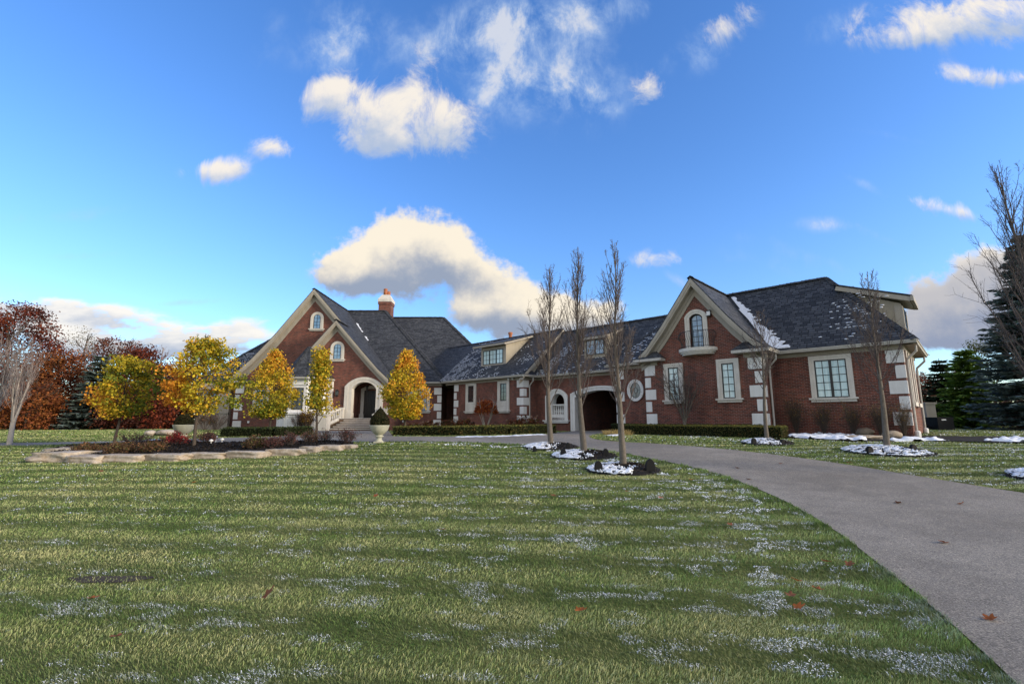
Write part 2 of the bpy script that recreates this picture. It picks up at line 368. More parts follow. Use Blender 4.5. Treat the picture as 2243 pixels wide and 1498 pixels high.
class MB:
    """Collects world-space faces; build() links them as ONE mesh object under a parent."""
    def __init__(s): s.v = []; s.f = []
    def add(s, vs, fs):
        b = len(s.v); s.v += [tuple(map(float, q)) for q in vs]; s.f += [tuple(b + i for i in q) for q in fs]; return s
    def hexa(s, p):    # 8 points: bottom 4 (ccw), top 4
        return s.add(p, [(3, 2, 1, 0), (4, 5, 6, 7), (0, 1, 5, 4), (1, 2, 6, 5), (2, 3, 7, 6), (3, 0, 4, 7)])
    def box(s, x0, x1, y0, y1, z0, z1):
        return s.hexa([(x0, y0, z0), (x1, y0, z0), (x1, y1, z0), (x0, y1, z0), (x0, y0, z1), (x1, y0, z1), (x1, y1, z1), (x0, y1, z1)])
    def fbox(s, F, u0, u1, o0, o1, z0, z1):
        q = [F(u0, o0, z0), F(u1, o0, z0), F(u1, o1, z0), F(u0, o1, z0), F(u0, o0, z1), F(u1, o0, z1), F(u1, o1, z1), F(u0, o1, z1)]
        return s.hexa(q)
    def prism(s, F, pts, o0, o1):  # polygon in (u,z) extruded along the outward axis
        n = len(pts); vs = [F(u, o0, z) for u, z in pts] + [F(u, o1, z) for u, z in pts]
        fs = [tuple(range(n))[::-1], tuple(range(n, 2 * n))] + [(i, (i + 1) % n, n + (i + 1) % n, n + i) for i in range(n)]
        return s.add(vs, fs)
    def strip(s, F, inner, outer, o0, o1):
        n = len(inner)
        vs = [F(u, o, z) for o in (o0, o1) for ln in (inner, outer) for u, z in ln]
        I0, O0, I1, O1 = 0, n, 2 * n, 3 * n; fs = []
        for i in range(n - 1):
            j = i + 1
            fs += [(I1 + i, O1 + i, O1 + j, I1 + j), (O0 + i, O0 + j, O1 + j, O1 + i), (I0 + j, I0 + i, I1 + i, I1 + j), (O0 + i, I0 + i, I0 + j, O0 + j)]
        fs += [(I0, O0, O1, I1), (I0 + n - 1, I1 + n - 1, O1 + n - 1, O0 + n - 1)]
        return s.add(vs, fs)
    def slab(s, pts, th):   # planar polygon thickened downwards along its normal
        P = [Vector(p) for p in pts]; nn = Vector((0, 0, 0))
        for i in range(len(P)): nn += P[i].cross(P[(i + 1) % len(P)])
        nn.normalize()
        if nn.z < 0: P = P[::-1]; nn = -nn
        n = len(P); Q = [p - nn * th for p in P]
        fs = [tuple(range(n)), tuple(range(2 * n - 1, n - 1, -1))] + [(i, n + i, n + (i + 1) % n, (i + 1) % n) for i in range(n)]
        return s.add(P + Q, fs)
    def tube(s, pts, rad, k=6, cap=True):
        pts = [Vector(p) for p in pts]; n = len(pts)
        if isinstance(rad, (int, float)): rad = [rad] * n
        vs = []; ref = None
        for i, p in enumerate(pts):
            d = (pts[min(i + 1, n - 1)] - pts[max(i - 1, 0)])
            d = d.normalized() if d.length > 1e-9 else Vector((0, 0, 1))
            if ref is None: ref = Vector((1, 0, 0)) if abs(d.x) < .8 else Vector((0, 1, 0))
            a = (ref - d * ref.dot(d)).normalized(); b = d.cross(a); ref = a
            for j in range(k):
                th = 2 * math.pi * j / k; vs.append(p + (a * math.cos(th) + b * math.sin(th)) * rad[i])
        fs = [(i * k + j, i * k + (j + 1) % k, (i + 1) * k + (j + 1) % k, (i + 1) * k + j) for i in range(n - 1) for j in range(k)]
        if cap: fs += [tuple(range(k))[::-1], tuple((n - 1) * k + j for j in range(k))]
        return s.add(vs, fs)
    def lathe(s, c, prof, k=24):
        vs = []; fs = []; n = len(prof)
        for r, z in prof:
            for j in range(k):
                th = 2 * math.pi * j / k; vs.append((c[0] + r * math.cos(th), c[1] + r * math.sin(th), c[2] + z))
        fs = [(i * k + j, i * k + (j + 1) % k, (i + 1) * k + (j + 1) % k, (i + 1) * k + j) for i in range(n - 1) for j in range(k)]
        fs += [tuple(range(k))[::-1], tuple((n - 1) * k + j for j in range(k))]
        return s.add(vs, fs)
    def build(s, name, material, parent=None, smooth=False, uv=True, loc=None, bevel=0):
        me = bpy.data.meshes.new(name); o = bpy.data.objects.new(name, me); C.objects.link(o)
        if loc is not None and parent is None: o.location = loc
        if parent is not None: o.parent = parent
        off = wloc(o)
        me.from_pydata([Vector(q) - off for q in s.v], [], s.f); me.update()
        if uv: setuv(me)
        me.materials.append(MAT[material] if isinstance(material, str) else material)
        if smooth: me.polygons.foreach_set('use_smooth', [True] * len(me.polygons))
        if bevel:
            b = o.modifiers.new('bevel', 'BEVEL'); b.width = bevel; b.segments = 2; b.limit_method = 'ANGLE'
        return o
def bigmesh(name, V_, F_, material, parent=None, col=None, k=4, smooth=False, loc=None):
    """Mesh from numpy arrays: V_ (n,3) world points, F_ (m,k) indices, col (n,3) point colours."""
    me = bpy.data.meshes.new(name); o = bpy.data.objects.new(name, me); C.objects.link(o)
    if parent is not None: o.parent = parent
    elif loc is not None: o.location = loc
    off = np.array(wloc(o)); V_ = (np.asarray(V_, float) - off).astype(np.float32); F_ = np.asarray(F_, np.int32)
    me.vertices.add(len(V_)); me.vertices.foreach_set('co', V_.ravel())
    me.loops.add(F_.size); me.loops.foreach_set('vertex_index', F_.ravel())
    me.polygons.add(len(F_)); me.polygons.foreach_set('loop_start', np.arange(0, F_.size, k, dtype=np.int32))
    if col is not None:
        a = me.attributes.new('Col', 'FLOAT_COLOR', 'POINT')
        c4 = np.ones((len(V_), 4), np.float32); c4[:, :3] = col; a.data.foreach_set('color', c4.ravel())
    me.update(calc_edges=True); me.validate()
    if smooth: me.polygons.foreach_set('use_smooth', np.ones(len(F_), bool))
    me.materials.append(MAT[material])
    return o
def unit(v_): return v_ / (np.linalg.norm(v_, axis=-1, keepdims=True) + 1e-9)
def card_arrays(P, size, aspect=.6, nrm=None, spread=1.0, up=0.0, rng=RNG):
    """Leaf-shaped (rhombic, slightly folded) quads around points P."""
    n = len(P); size = np.broadcast_to(np.asarray(size, float), (n,))
    d = unit(rng.normal(size=(n, 3)) + np.array([0, 0, up]))
    nn = rng.normal(size=(n, 3)) * spread
    if nrm is not None: nn = nn + nrm
    s_ = unit(np.cross(d, nn)); f = unit(np.cross(s_, d))
    a = size[:, None]
    V_ = np.stack([P - d * a * .5, P + s_ * a * aspect * .5 + f * a * .08, P + d * a * .5, P - s_ * a * aspect * .5 + f * a * .08], 1)
    return V_.reshape(-1, 3), np.arange(4 * n).reshape(n, 4)
def cards(name, P, size, col, material='leaf', parent=None, **kw):
    V_, F_ = card_arrays(np.asarray(P, float), size, **kw)
    return bigmesh(name, V_, F_, material, parent, np.repeat(np.asarray(col, float), 4, 0))
def pick(cols, n, rng=RNG, jit=.18):
    cols = np.asarray(cols, float); k = rng.integers(0, len(cols), n)
    return cols[k] * (1 + rng.normal(size=(n, 1)) * jit).clip(.5, 1.6)

# ================================================================== THE HOUSE
A44 = math.radians(44)
DX, DY = math.cos(A44), -math.sin(A44)        # along the garage wing, to the right
NX, NY = math.sin(A44), math.cos(A44)         # away from the camera, behind the wing's front
OX, OY = 15.656, 18.66                        # front right corner of the wing
def FW(w=0):   return lambda u, o, z: (OX + u * DX + (w - o) * NX, OY + u * DY + (w - o) * NY, z + H)
def FS(u0):    return lambda w, o, z: (OX + (u0 + o) * DX + w * NX, OY + (u0 + o) * DY + w * NY, z + H)
def FM(Y):     return lambda u, o, z: (u, Y - o, z + H)
def FR(x0):    return lambda y, o, z: (x0 + o, y, z + H)
def FL(x0):    return lambda y, o, z: (x0 - o, y, z + H)
P3 = lambda u, w, z: FW(w)(u, 0, z)
HB = empty('brick_house', (-2, 34, .8), 'long red brick house with dark shingle roofs, pale corner blocks and an arched carriage gate', 'house')
BASE = -1.35

def wall(F, outline, holes=(), jamb=0, material='brick', name='wall', o=0, jamb_mat=None):
    pts = [Vector(p) for p in outline]; edges = [(i, (i + 1) % len(outline)) for i in range(len(outline))]
    for h in holes:
        b = len(pts); pts += [Vector(p) for p in h]; edges += [(b + i, b + (i + 1) % len(h)) for i in range(len(h))]
    vs, _, fs, *_ = delaunay_2d_cdt(pts, edges, [], 0, 1e-5)
    keep = []
    for f in fs:
        c_ = sum((vs[i] for i in f), Vector((0, 0))) / len(f)
        if not inpoly([c_.x], [c_.y], outline)[0]: continue
        if any(inpoly([c_.x], [c_.y], h)[0] for h in holes): continue
        keep.append(tuple(f))
    mb = MB(); mb.add([F(q.x, o, q.y) for q in vs], keep)
    if jamb:
        for h in holes:
            n = len(h)
            for i in range(n):
                a, b = h[i], h[(i + 1) % n]
                mb.add([F(a[0], o, a[1]), F(b[0], o, b[1]), F(b[0], o - jamb, b[1]), F(a[0], o - jamb, a[1])], [(0, 1, 2, 3)])
    return mb.build(name, material, HB)

def arc(u0, u1, zs, rise, n=14):
    if rise <= 0: return [(u0, zs), (u1, zs)]
    hw = (u1 - u0) / 2; R = (hw * hw + rise * rise) / (2 * rise); zc = zs + rise - R; uc = (u0 + u1) / 2
    a0 = math.asin(min(1, hw / R))
    return [(uc + R * math.sin(-a0 + 2 * a0 * i / n), zc + R * math.cos(-a0 + 2 * a0 * i / n)) for i in range(n + 1)]
def arch_z(u, u0, u1, zs, rise):
    if rise <= 0: return zs
    hw = (u1 - u0) / 2; R = (hw * hw + rise * rise) / (2 * rise); zc = zs + rise - R
    d = u - (u0 + u1) / 2
    return zc + math.sqrt(max(R * R - d * d, 0))
def outline(u0, u1, z0, zs, rise, n=14): return [(u0, z0)] + arc(u0, u1, zs, rise, n) + [(u1, z0)]

def window(F, u0, u1, z0, z1, rise=0, sashes=1, cols=2, rows=5, pane='glass_curtain', sw=.2, sh=.2, sill=True, panel=0,
           parent=None, o=0, orise=None, smat='limestone', label=None, deep=.085):
    b = .05; mb = MB()
    inn = outline(u0 + b, u1 - b, z0 + b, z1 - (b if rise == 0 else 0), rise * .97); out_ = outline(u0, u1, z0, z1, rise)
    mb.strip(F, inn, out_, o + .002, o + .045); mb.fbox(F, u0 + b, u1 - b, o + .002, o + .045, z0, z0 + b)
    W_ = u1 - u0
    for s in range(1, sashes): u = u0 + W_ * s / sashes; mb.fbox(F, u - .05, u + .05, o + .002, o + .043, z0 + b, arch_z(u, u0, u1, z1, rise) - .03)
    sw_ = W_ / sashes
    for s in range(sashes):
        for c_ in range(1, cols):
            u = u0 + sw_ * (s + c_ / cols); mb.fbox(F, u - .012, u + .012, o + .006, o + .032, z0 + b, arch_z(u, u0, u1, z1, rise) - .02)
    top = z1 + rise
    for r_ in range(1, rows):
        z = z0 + (top - z0) * r_ / rows
        du = 0
        if z > z1 and rise > 0:
            hw = W_ / 2; R = (hw * hw + rise * rise) / (2 * rise); zc = z1 + rise - R
            du = hw - math.sqrt(max(R * R - (z - zc) ** 2, 0))
        mb.fbox(F, u0 + b + du, u1 - b - du, o + .007, o + .031, z - .012, z + .012)
    w_ = mb.build('window', 'frame_dark', parent or HB)
    if label: w_['label'] = label
    pn = MB(); po = [(u0 + .01, z0 + .01)] + [(u, z) for u, z in arc(u0 + .01, u1 - .01, z1 - (.01 if rise == 0 else 0), rise)] + [(u1 - .01, z0 + .01)]
    pn.add([F(u, o + .014, z) for u, z in po], [tuple(range(len(po)))]); pn.build('pane', pane, w_)
    if sw > 0:
        so_ = outline(u0 - sw, u1 + sw, z0 - panel, z1 + (sh if rise == 0 else 0), (rise + sh if orise is None else orise) if rise > 0 else 0)
        si = outline(u0, u1, z0 - panel, z1, rise)
        sb = MB(); sb.strip(F, si, so_, o, o + deep * .75)
        k = .45
        mid = [(a[0] + (b_[0] - a[0]) * k, a[1] + (b_[1] - a[1]) * k) for a, b_ in zip(si, so_)]
        sb.strip(F, mid, so_, o + deep * .75 - .002, o + deep)
        if panel > 0:
            sb.fbox(F, u0, u1, o, o + .05, z0 - panel, z0); sb.strip(F, outline(u0 + .1, u1 - .1, z0 - panel + .12, z0 - .1, 0), outline(u0 + .04, u1 - .04, z0 - panel + .06, z0 - .05, 0), o + .049, o + .065)
        sb.build('surround', smat, w_)
        if sill:
            zb = z0 - panel; sb = MB()
            sb.fbox(F, u0 - sw - .10, u1 + sw + .10, o, o + .17, zb - .075, zb)
            sb.fbox(F, u0 - sw - .03, u1 + sw + .03, o, o + .11, zb - .18, zb - .075)
            sb.build('sill', smat, w_)
    return w_

def quoins(F, uc, side, F2=None, wc=None, side2=1, ztop=2.80, n=5, big=.56, small=.30, per=.622, h=.52):
    """Alternating corner blocks. side: +1 blocks run to the right of uc on F, -1 to the left; F2 the return wall."""
    mb = MB()
    for i in range(n):
        z1 = ztop - i * per; z0 = z1 - h; wd = big if i % 2 == 0 else small; wd2 = (big if i % 2 == 0 else small) * .9
        e = .028 * -side
        a, b = sorted((uc + e, uc + side * wd))
        mb.fbox(F, a, b, -.1, .03, z0, z1)
        if F2:
            a, b = sorted((wc, wc + side2 * wd2)); mb.fbox(F2, a, b, -.1, .029, z0 + .001, z1 - .001)
    return mb.build('quoin_column', 'white_stone', HB, bevel=.008)

def gutter(F, u0, u1, z=3.06, o=.5, name='gutter'):
    mb = MB(); pr = [(o - .14, z - .07), (o - .02, z - .07), (o + .0, z + .0), (o + .03, z + .02), (o + .03, z + .055), (o - .14, z + .055)]
    vs = [F(u, a, b) for u in (u0, u1) for a, b in pr]; n = len(pr)
    mb.add(vs, [tuple(range(n)), tuple(range(n, 2 * n))[::-1]] + [(i, n + i, n + (i + 1) % n, (i + 1) % n) for i in range(n)])
    return mb.build(name, 'gutter', HB)
def eave(F, u0, u1, o=.5, zw=2.82, ext0=0, ext1=0, fz=2.98):
    """soffit board and frieze board below a horizontal eave, gutter in front"""
    mb = MB(); mb.fbox(F, u0 - ext0, u1 + ext1, .001, o - .13, 2.98, 3.03); mb.build('soffit', 'soffit', HB)
    mb = MB(); mb.fbox(F, u0, u1, 0, .045, zw, 2.975); mb.build('frieze', 'trim', HB)
    gutter(F, u0 - ext0, u1 + ext1, o=o)

def ridgecaps(p0, p1, wd=.16, step=.17, parent=None, name='ridge_cap', drop=0.0):
    """overlapping cap shingles along a ridge or hip"""
    a, b = Vector(p0), Vector(p1); d = (b - a); Ln = d.length; d.normalize()
    s = Vector((-d.y, d.x, 0)); s.normalize(); upv = s.cross(d) if s.cross(d).z > 0 else d.cross(s)
    mb = MB(); n = int(Ln / step)
    if d.z < 0: d = -d; a, b = b, a
    for i in range(n):
        q = a + d * (i * step); jit = RNG.normal() * .008
        for sg in (1, -1):
            e0 = q + upv * (.055 + drop + jit); e1 = q + d * (step * 1.25) + upv * (.03 + drop)
            f0 = e0 + s * sg * wd - upv * .10; f1 = e1 + s * sg * wd - upv * .10
            th = upv * .025
            mb.hexa([e0 - th, f0 - th, f1 - th, e1 - th, e0, f0, f1, e1] if sg > 0 else [f0 - th, e0 - th, e1 - th, f1 - th, f0, e0, e1, f1])
    o = mb.build(name, 'shingle', parent or HB); return o

def roof_obj(planes, th=.07, name='roof'):
    mb = MB()
    for p in planes: mb.slab(p, th)
    return mb.build(name, 'shingle', HB)

def roof_snow(p00, p10, p01, n, dens, roof, row=.15, seed=3, big=1.0):
    """thin snow lying on the shingle courses of the plane p00 + a*(p10-p00) + b*(p01-p00)"""
    rng = np.random.default_rng(seed); A = np.array(p00); B = np.array(p10) - A; D_ = np.array(p01) - A
    LB, LD = np.linalg.norm(B), np.linalg.norm(D_); e1, e2 = B / LB, D_ / LD; nn = np.cross(e1, e2); nn /= np.linalg.norm(nn)
    if nn[2] < 0: nn = -nn
    a = rng.random(n) * LB; b = (np.floor(rng.random(n) * LD / row) + .12) * row
    k = rng.random(n) < dens(a / LB, b / LD, a, b); a, b = a[k], b[k]
    m_ = len(a)
    if m_ == 0: return
    ln = rng.uniform(.04, .17, m_) * big; ht = rng.uniform(.018, .05, m_) * big
    c0 = A + a[:, None] * e1 + b[:, None] * e2 + nn * .004
    sh = rng.normal(size=(m_, 1)) * .03
    q = [c0, c0 + ln[:, None] * e1, c0 + (ln[:, None] * .85 + sh) * e1 + ht[:, None] * e2, c0 + (ln[:, None] * .15 + sh) * e1 + ht[:, None] * e2]
    up = nn * .014
    V_ = np.stack(q + [x + up for x in q], 1).reshape(-1, 3)
    base = (np.arange(m_) * 8)[:, None]
    F_ = np.concatenate([base + np.array(f)[None] for f in ((4, 5, 6, 7), (0, 1, 5, 4), (1, 2, 6, 5), (2, 3, 7, 6), (3, 0, 4, 7))])
    return tag(bigmesh('roof_snow', V_, F_, 'snow', roof), kind='stuff')
def snow_strip(p0, p1, w0, w1, side, roof, seed=1):
    """ragged strip of snow lying in a valley from p0 to p1, spreading towards 'side'"""
    rng = np.random.default_rng(seed); a, b = np.array(p0, float), np.array(p1, float); s = np.array(side, float); s /= np.linalg.norm(s)
    n = max(8, int(np.linalg.norm(b - a) / .15)); mb = MB(); up = np.array([0, 0, .03])
    for i in range(n):
        q0 = a + (b - a) * i / n; q1 = a + (b - a) * (i + 1) / n; t_ = i / n
        wd = (w0 + (w1 - w0) * t_) * rng.uniform(.55, 1.35)
        k_ = q0 + s * wd + (q1 - q0) * rng.uniform(.2, .7)
        mb.slab([q0 + up, q1 + up, q1 + s * wd * rng.uniform(.6, 1.0) + up, k_ + up, q0 + s * wd * .9 + up], .025)
    return tag(mb.build('roof_snow', 'snow', roof), kind='stuff')

def profile_z(pr, u):
    for (a, za), (b, zb) in zip(pr[:-1], pr[1:]):
        if a <= u <= b: return za + (zb - za) * (u - a) / (b - a)
    return pr[0][1] if u < pr[0][0] else pr[-1][1]
def rake(F, pr, o_wall, o_front, board=.22, frieze=.27, name='gable_trim'):
    """rake board, sloping soffit and frieze board of a gable whose roof underside follows pr [(u,z)...]"""
    mb = MB(); lo = [(u, z - .075) for u, z in pr]
    def off(p, d):
        return [(u, z - d * k) for (u, z), k in zip(p, ks)]
    ks = []
    for i, (u, z) in enumerate(pr):
        a = pr[max(i - 1, 0)]; b = pr[min(i + 1, len(pr) - 1)]
        sl_ = abs((pr[min(i + 1, len(pr) - 1)][1] - pr[max(i, 0)][1]) / max(pr[min(i + 1, len(pr) - 1)][0] - u, 1e-6)) if i < len(pr) - 1 else abs((z - a[1]) / (u - a[0]))
        ks.append(math.sqrt(1 + sl_ * sl_))
    in1 = off(lo, board); mb.strip(F, in1, lo, o_front - .05, o_front)
    mb.strip(F, off(lo, board * .62), lo, o_front - .001, o_front + .025)
    a = mb.build(name, 'trim', HB)
    mb = MB(); i2 = off(lo, board * .9); i3 = off(lo, board * .9 + .03)
    mb.strip(F, i3, i2, o_wall + .002, o_front - .051); mb.build('soffit', 'trim', a)
    mb = MB(); i4 = off(lo, board * .9 + .031); i5 = off(lo, board * .9 + .031 + frieze)
    mb.strip(F, i5, i4, o_wall, o_wall + .05); mb.strip(F, off(lo, board * .9 + .031 + frieze * .45), i4, o_wall + .049, o_wall + .09)
    mb.build('frieze', 'trim', a)
    return a
def cornice_return(F, u0, u1, o=.5, hip=.45, name='cornice_return', left=True, z=3.03, slope=.9):
    """boxed eave return with its own little hipped roof"""
    mb = MB(); mb.fbox(F, u0 + .1, u1 - .1, 0.001, o - .13, z - .06, z + .02); a = mb.build(name, 'trim', HB)
    g = MB(); g.fbox(F, u0, u1, o - .13, o + .02, z - .04, z + .09)
    g.fbox(F, u0, u0 + .12, .001, o - .13, z - .04, z + .088); g.fbox(F, u1 - .12, u1, .001, o - .13, z - .04, z + .088); g.build('gutter', 'gutter', a)
    r = MB(); zt = z + .10; k = hip / slope
    p = [F(u0 - .02, o + .03, zt), F(u1 + .02, o + .03, zt), F(u1 + .02, -.05, zt), F(u0 - .02, -.05, zt)]
    kk = min(o + .05, (u1 - u0) / 2 - .05)
    t0 = F(u0 + kk, -.05, zt + kk * slope); t1 = F(u1 - kk, -.05, zt + kk * slope)
    r.add(p + [t0, t1], [(0, 1, 5, 4), (1, 2, 5), (3, 0, 4), (0, 3, 2, 1)]); rr = r.build('return_roof', 'shingle', a)
    return a

# ------------------------------------------------ garage wing E (right end)
F0 = FW(0); FE = FS(0)
UD0, UD1 = -10.43, -4.78
wall(F0, [(UD1 - .2, BASE), (0, BASE), (0, 3.05), (UD1 - .2, 3.05)])
wall(FE, [(0, BASE), (5.4, BASE), (5.4, 3.05), (0, 3.05)])
wall(FW(5.4), [(-9, BASE), (0, BASE), (0, 3.05), (-9, 3.05)])
window(F0, -3.08, -1.90, .955, 2.60, sashes=2, cols=2, rows=5, sw=.2, sh=.2)
quoins(F0, 0, -1)
eave(F0, UD1 + .02, 0, ext1=.5); eave(FE, 0, 5.4, ext0=.46, ext1=.5)
for a in (.55, 1.55, 2.65, 3.6): mb = MB(); mb.fbox(FE, a, a + .28, 0, .07, .72, 2.81); mb.build('pilaster', 'limestone', HB)
for a in (.5, 2.6): mb = MB(); mb.fbox(FE, a, a + 1.38, 0, .16, .56, .72); mb.build('pilaster_base', 'limestone', HB)
eE = 3.13
EV = [P3(UD1 - 4.2, -.5, eE), P3(.5, -.5, eE), P3(.5, 6, eE), P3(UD1 - 4.2, 6, eE)]
r0, r1 = P3(-8.4, 2.75, 7.0), P3(-2.72, 2.75, 7.0)
roofE = roof_obj([[EV[0], EV[1], r1, r0], [EV[1], EV[2], r1], [EV[2], EV[3], r0, r1]])
ridgecaps(r0, r1, parent=roofE); ridgecaps(EV[1], r1, parent=roofE); ridgecaps(EV[2], r1, parent=roofE)
roof_snow(P3(-4.7, -.5, eE), P3(.5, -.5, eE), P3(-4.7, 2.75, 7.0), 2600,
          lambda a, b, x, y: .5 * np.exp(-(((a - .60 - .10 * (b - .4)) / .13) ** 2 + ((b - .40) / .24) ** 2)) * (vn(x * 2.2, y * 2.2, 5) > .32), roofE, seed=2)
# shed dormer on the hip end
FDm = FS(.02)
dm = MB(); dm.prism(FW(2.0), [(0.02, 3.6), (0.02, 5.05), (-2.15, 6.05), (-2.3, 5.8), (-2.3, 3.6)], -1.75, 0); dormer = dm.build('dormer', 'siding', HB)
for Fq, a, b, c_, d in ((FW(2.0), -.22, .04, 0, .03), (FDm, 1.97, 2.2, .02, .05), (FDm, 3.55, 3.78, .02, .05)): mb = MB(); mb.fbox(Fq, a, b, c_, d, 3.6, 4.95); mb.build('corner_board', 'trim', dormer)
mb = MB(); mb.slab([P3(.46, 1.68, 5.30), P3(.46, 4.1, 5.30), P3(-2.3, 4.1, 6.34), P3(-2.3, 1.68, 6.34)], .05); mb.build('dormer_roof', 'shingle', dormer)
mb = MB(); mb.slab([P3(.43, 1.72, 5.23), P3(.43, 4.06, 5.23), P3(-2.2, 4.06, 6.22), P3(-2.2, 1.72, 6.22)], .20); mb.fbox(FS(.38), 1.66, 4.12, 0, .11, 5.05, 5.26)
mb.build('dormer_fascia', 'trim', dormer)
window(FDm, 2.3, 3.45, 4.05, 4.9, sashes=2, cols=2, rows=3, sw=0, parent=dormer, pane='glass_sky')

# ------------------------------------------------ gabled bay D
wD = -1.6; FD = FW(wD)
prD = [(-10.62, 3.28), (-10.1, 3.72), (-9.2, 4.80), (-7.56, 7.0), (-5.92, 4.80), (-5.02, 3.72), (-4.50, 3.28)]
wall(FD, [(UD0, BASE), (UD1, BASE), (UD1, 3.3)] + [(u, z - .12) for u, z in prD[::-1] if UD0 < u < UD1] + [(UD0, 3.3)],
     holes=[outline(-7.90, -7.23, 3.50, 4.98, .2)], jamb=.12)
wall(FS(UD1), [(wD, BASE), (0, BASE), (0, 3.05), (wD, 3.05)])
wall(lambda w, o, z: FS(UD0)(w, -o, z), [(wD, BASE), (0, BASE), (0, 3.05), (wD, 3.05)])
for a, b in ((-9.155, -8.595), (-6.505, -5.95)): window(FD, a, b, .985, 2.62, cols=2, rows=5, sw=.225, sh=.2)
quoins(FD, UD0, 1); quoins(FD, UD1, -1, FS(UD1), wD, 1, ztop=2.78)
roofD = roof_obj([[P3(a[0], wD - .42, a[1]), P3(b[0], wD - .42, b[1]), P3(b[0], 6.0, b[1]), P3(a[0], 6.0, a[1])] for a, b in zip(prD[:-1], prD[1:])])
ridgecaps(P3(-7.56, wD - .42, 7.0), P3(-7.56, 2.7, 7.0), parent=roofD)
rake(FD, prD, 0, .40)
cornice_return(FD, UD0 - .42, -9.28); cornice_return(FD, -5.86, UD1 + .42)
mb = MB(); mb.fbox(FD, UD0 - .05, -9.72, 0, .05, 2.805, 2.965); mb.build('frieze', 'trim', HB)
mb = MB(); mb.fbox(FD, -5.5, UD1 + .05, 0, .05, 2.805, 2.965); mb.fbox(FS(UD1), wD - .05, 0, 0, .049, 2.806, 2.964); mb.build('frieze', 'trim', HB)
mb = MB(); mb.fbox(FS(UD1), wD, -.46, .001, .37, 2.97, 3.03); mb.build('soffit', 'soffit', HB); gutter(FS(UD1), wD - .5, -.40)
snow_strip(P3(-4.66, -.43, 3.27), P3(-7.2, 2.5, 6.72), .62, .22, (DX, DY, 0), roofE, 4)
snow_strip(P3(-4.40, -.45, 3.22), P3(-6.6, 1.7, 5.8), .50, .10, (DX, DY, 0), roofE, 5)
# balcony
FB_ = FW(wD); mb = MB(); cb = []
nseg = 18; uc = -7.56
for z0, z1, R in ((3.12, 3.20, .78), (3.20, 3.28, .86), (3.28, 3.44, .93)):
    pts = [(uc + R * math.cos(math.pi - math.pi * i / nseg), R * .72 * math.sin(math.pi * i / nseg)) for i in range(nseg + 1)]
    vs = [FB_(u, o, z) for z in (z0, z1) for u, o in pts]; n = len(pts)
    mb.add(vs, [tuple(range(n))[::-1], tuple(range(n, 2 * n))] + [(i, i + 1, n + i + 1, n + i) for i in range(n - 1)])
bal = mb.build('balcony', 'limestone', HB)
mb = MB(); R = .83
rail = [FB_(uc + R * math.cos(math.pi - math.pi * i / 24), .02 + R * .74 * math.sin(math.pi * i / 24), 4.26) for i in range(25)]
mb.tube(rail, .016, 5); mb.tube([(x, y, z - .74) for x, y, z in rail], .011, 5)
for i in range(0, 25):
    th = math.pi - math.pi * i / 24; pts = []
    for k in range(9):
        tt = k / 8; bulge = .10 * math.sin(tt * math.pi * 2.0) * (1 if tt < .5 else .6)
        pts.append(FB_(uc + (R + bulge) * math.cos(th), .02 + (R + bulge) * .74 * math.sin(th), 4.26 - .82 * tt))
    mb.tube(pts, .009, 4)
mb.build('railing', 'iron', bal)
window(FD, -7.85, -7.28, 3.52, 4.96, rise=.17, cols=2, rows=6, sw=0, o=-.115, pane='glass_sky')
sd = MB(); si = outline(-7.90, -7.23, 3.47, 4.98, .2); so_ = outline(-8.12, -7.01, 3.47, 5.06, .34)
sd.strip(FD, si, so_, 0, .07); mid = [(a[0] * .5 + b[0] * .5, a[1] * .5 + b[1] * .5) for a, b in zip(si, so_)]; sd.strip(FD, mid, so_, .069, .09); sd.build('door_surround', 'limestone', HB)
def lantern(F, u, z, s=1.0, cap=True):
    mb = MB(); mb.fbox(F, u - .05 * s, u + .05 * s, 0, .03, z - .10 * s, z + .12 * s); mb.tube([F(u, .02, z + .05 * s), F(u, .12 * s, z + .15 * s), F(u, .17 * s, z + .12 * s)], .012 * s, 5)
    c_ = Vector(F(u, .17 * s, z)); k = [(0.02, .20), (.05, .17), (.12, .12), (.13, .10), (.10, .09), (.085, -.18), (.10, -.19), (.10, -.21), (.04, -.25), (.01, -.29)]
    mb.lathe(c_, [(r * s, zz * s) for r, zz in k], 8); a = mb.build('wall_lantern', 'iron', HB)
    g = MB(); g.lathe(c_, [(.088 * s, -.15 * s), (.10 * s, .06 * s)], 6); g.build('lantern_glass', 'glass_lead', a); return a
mb = MB(); mb.fbox(FD, -6.98, -6.80, 0, .16, 4.95, 5.21); mb.fbox(FD, -6.995, -6.785, 0, .18, 5.21, 5.24); sc = mb.build('wall_lantern', 'iron', HB)
mb = MB(); mb.fbox(FD, -6.975, -6.805, .155, .17, 4.99, 5.18); mb.build('lantern_glass', 'white_plastic', sc)

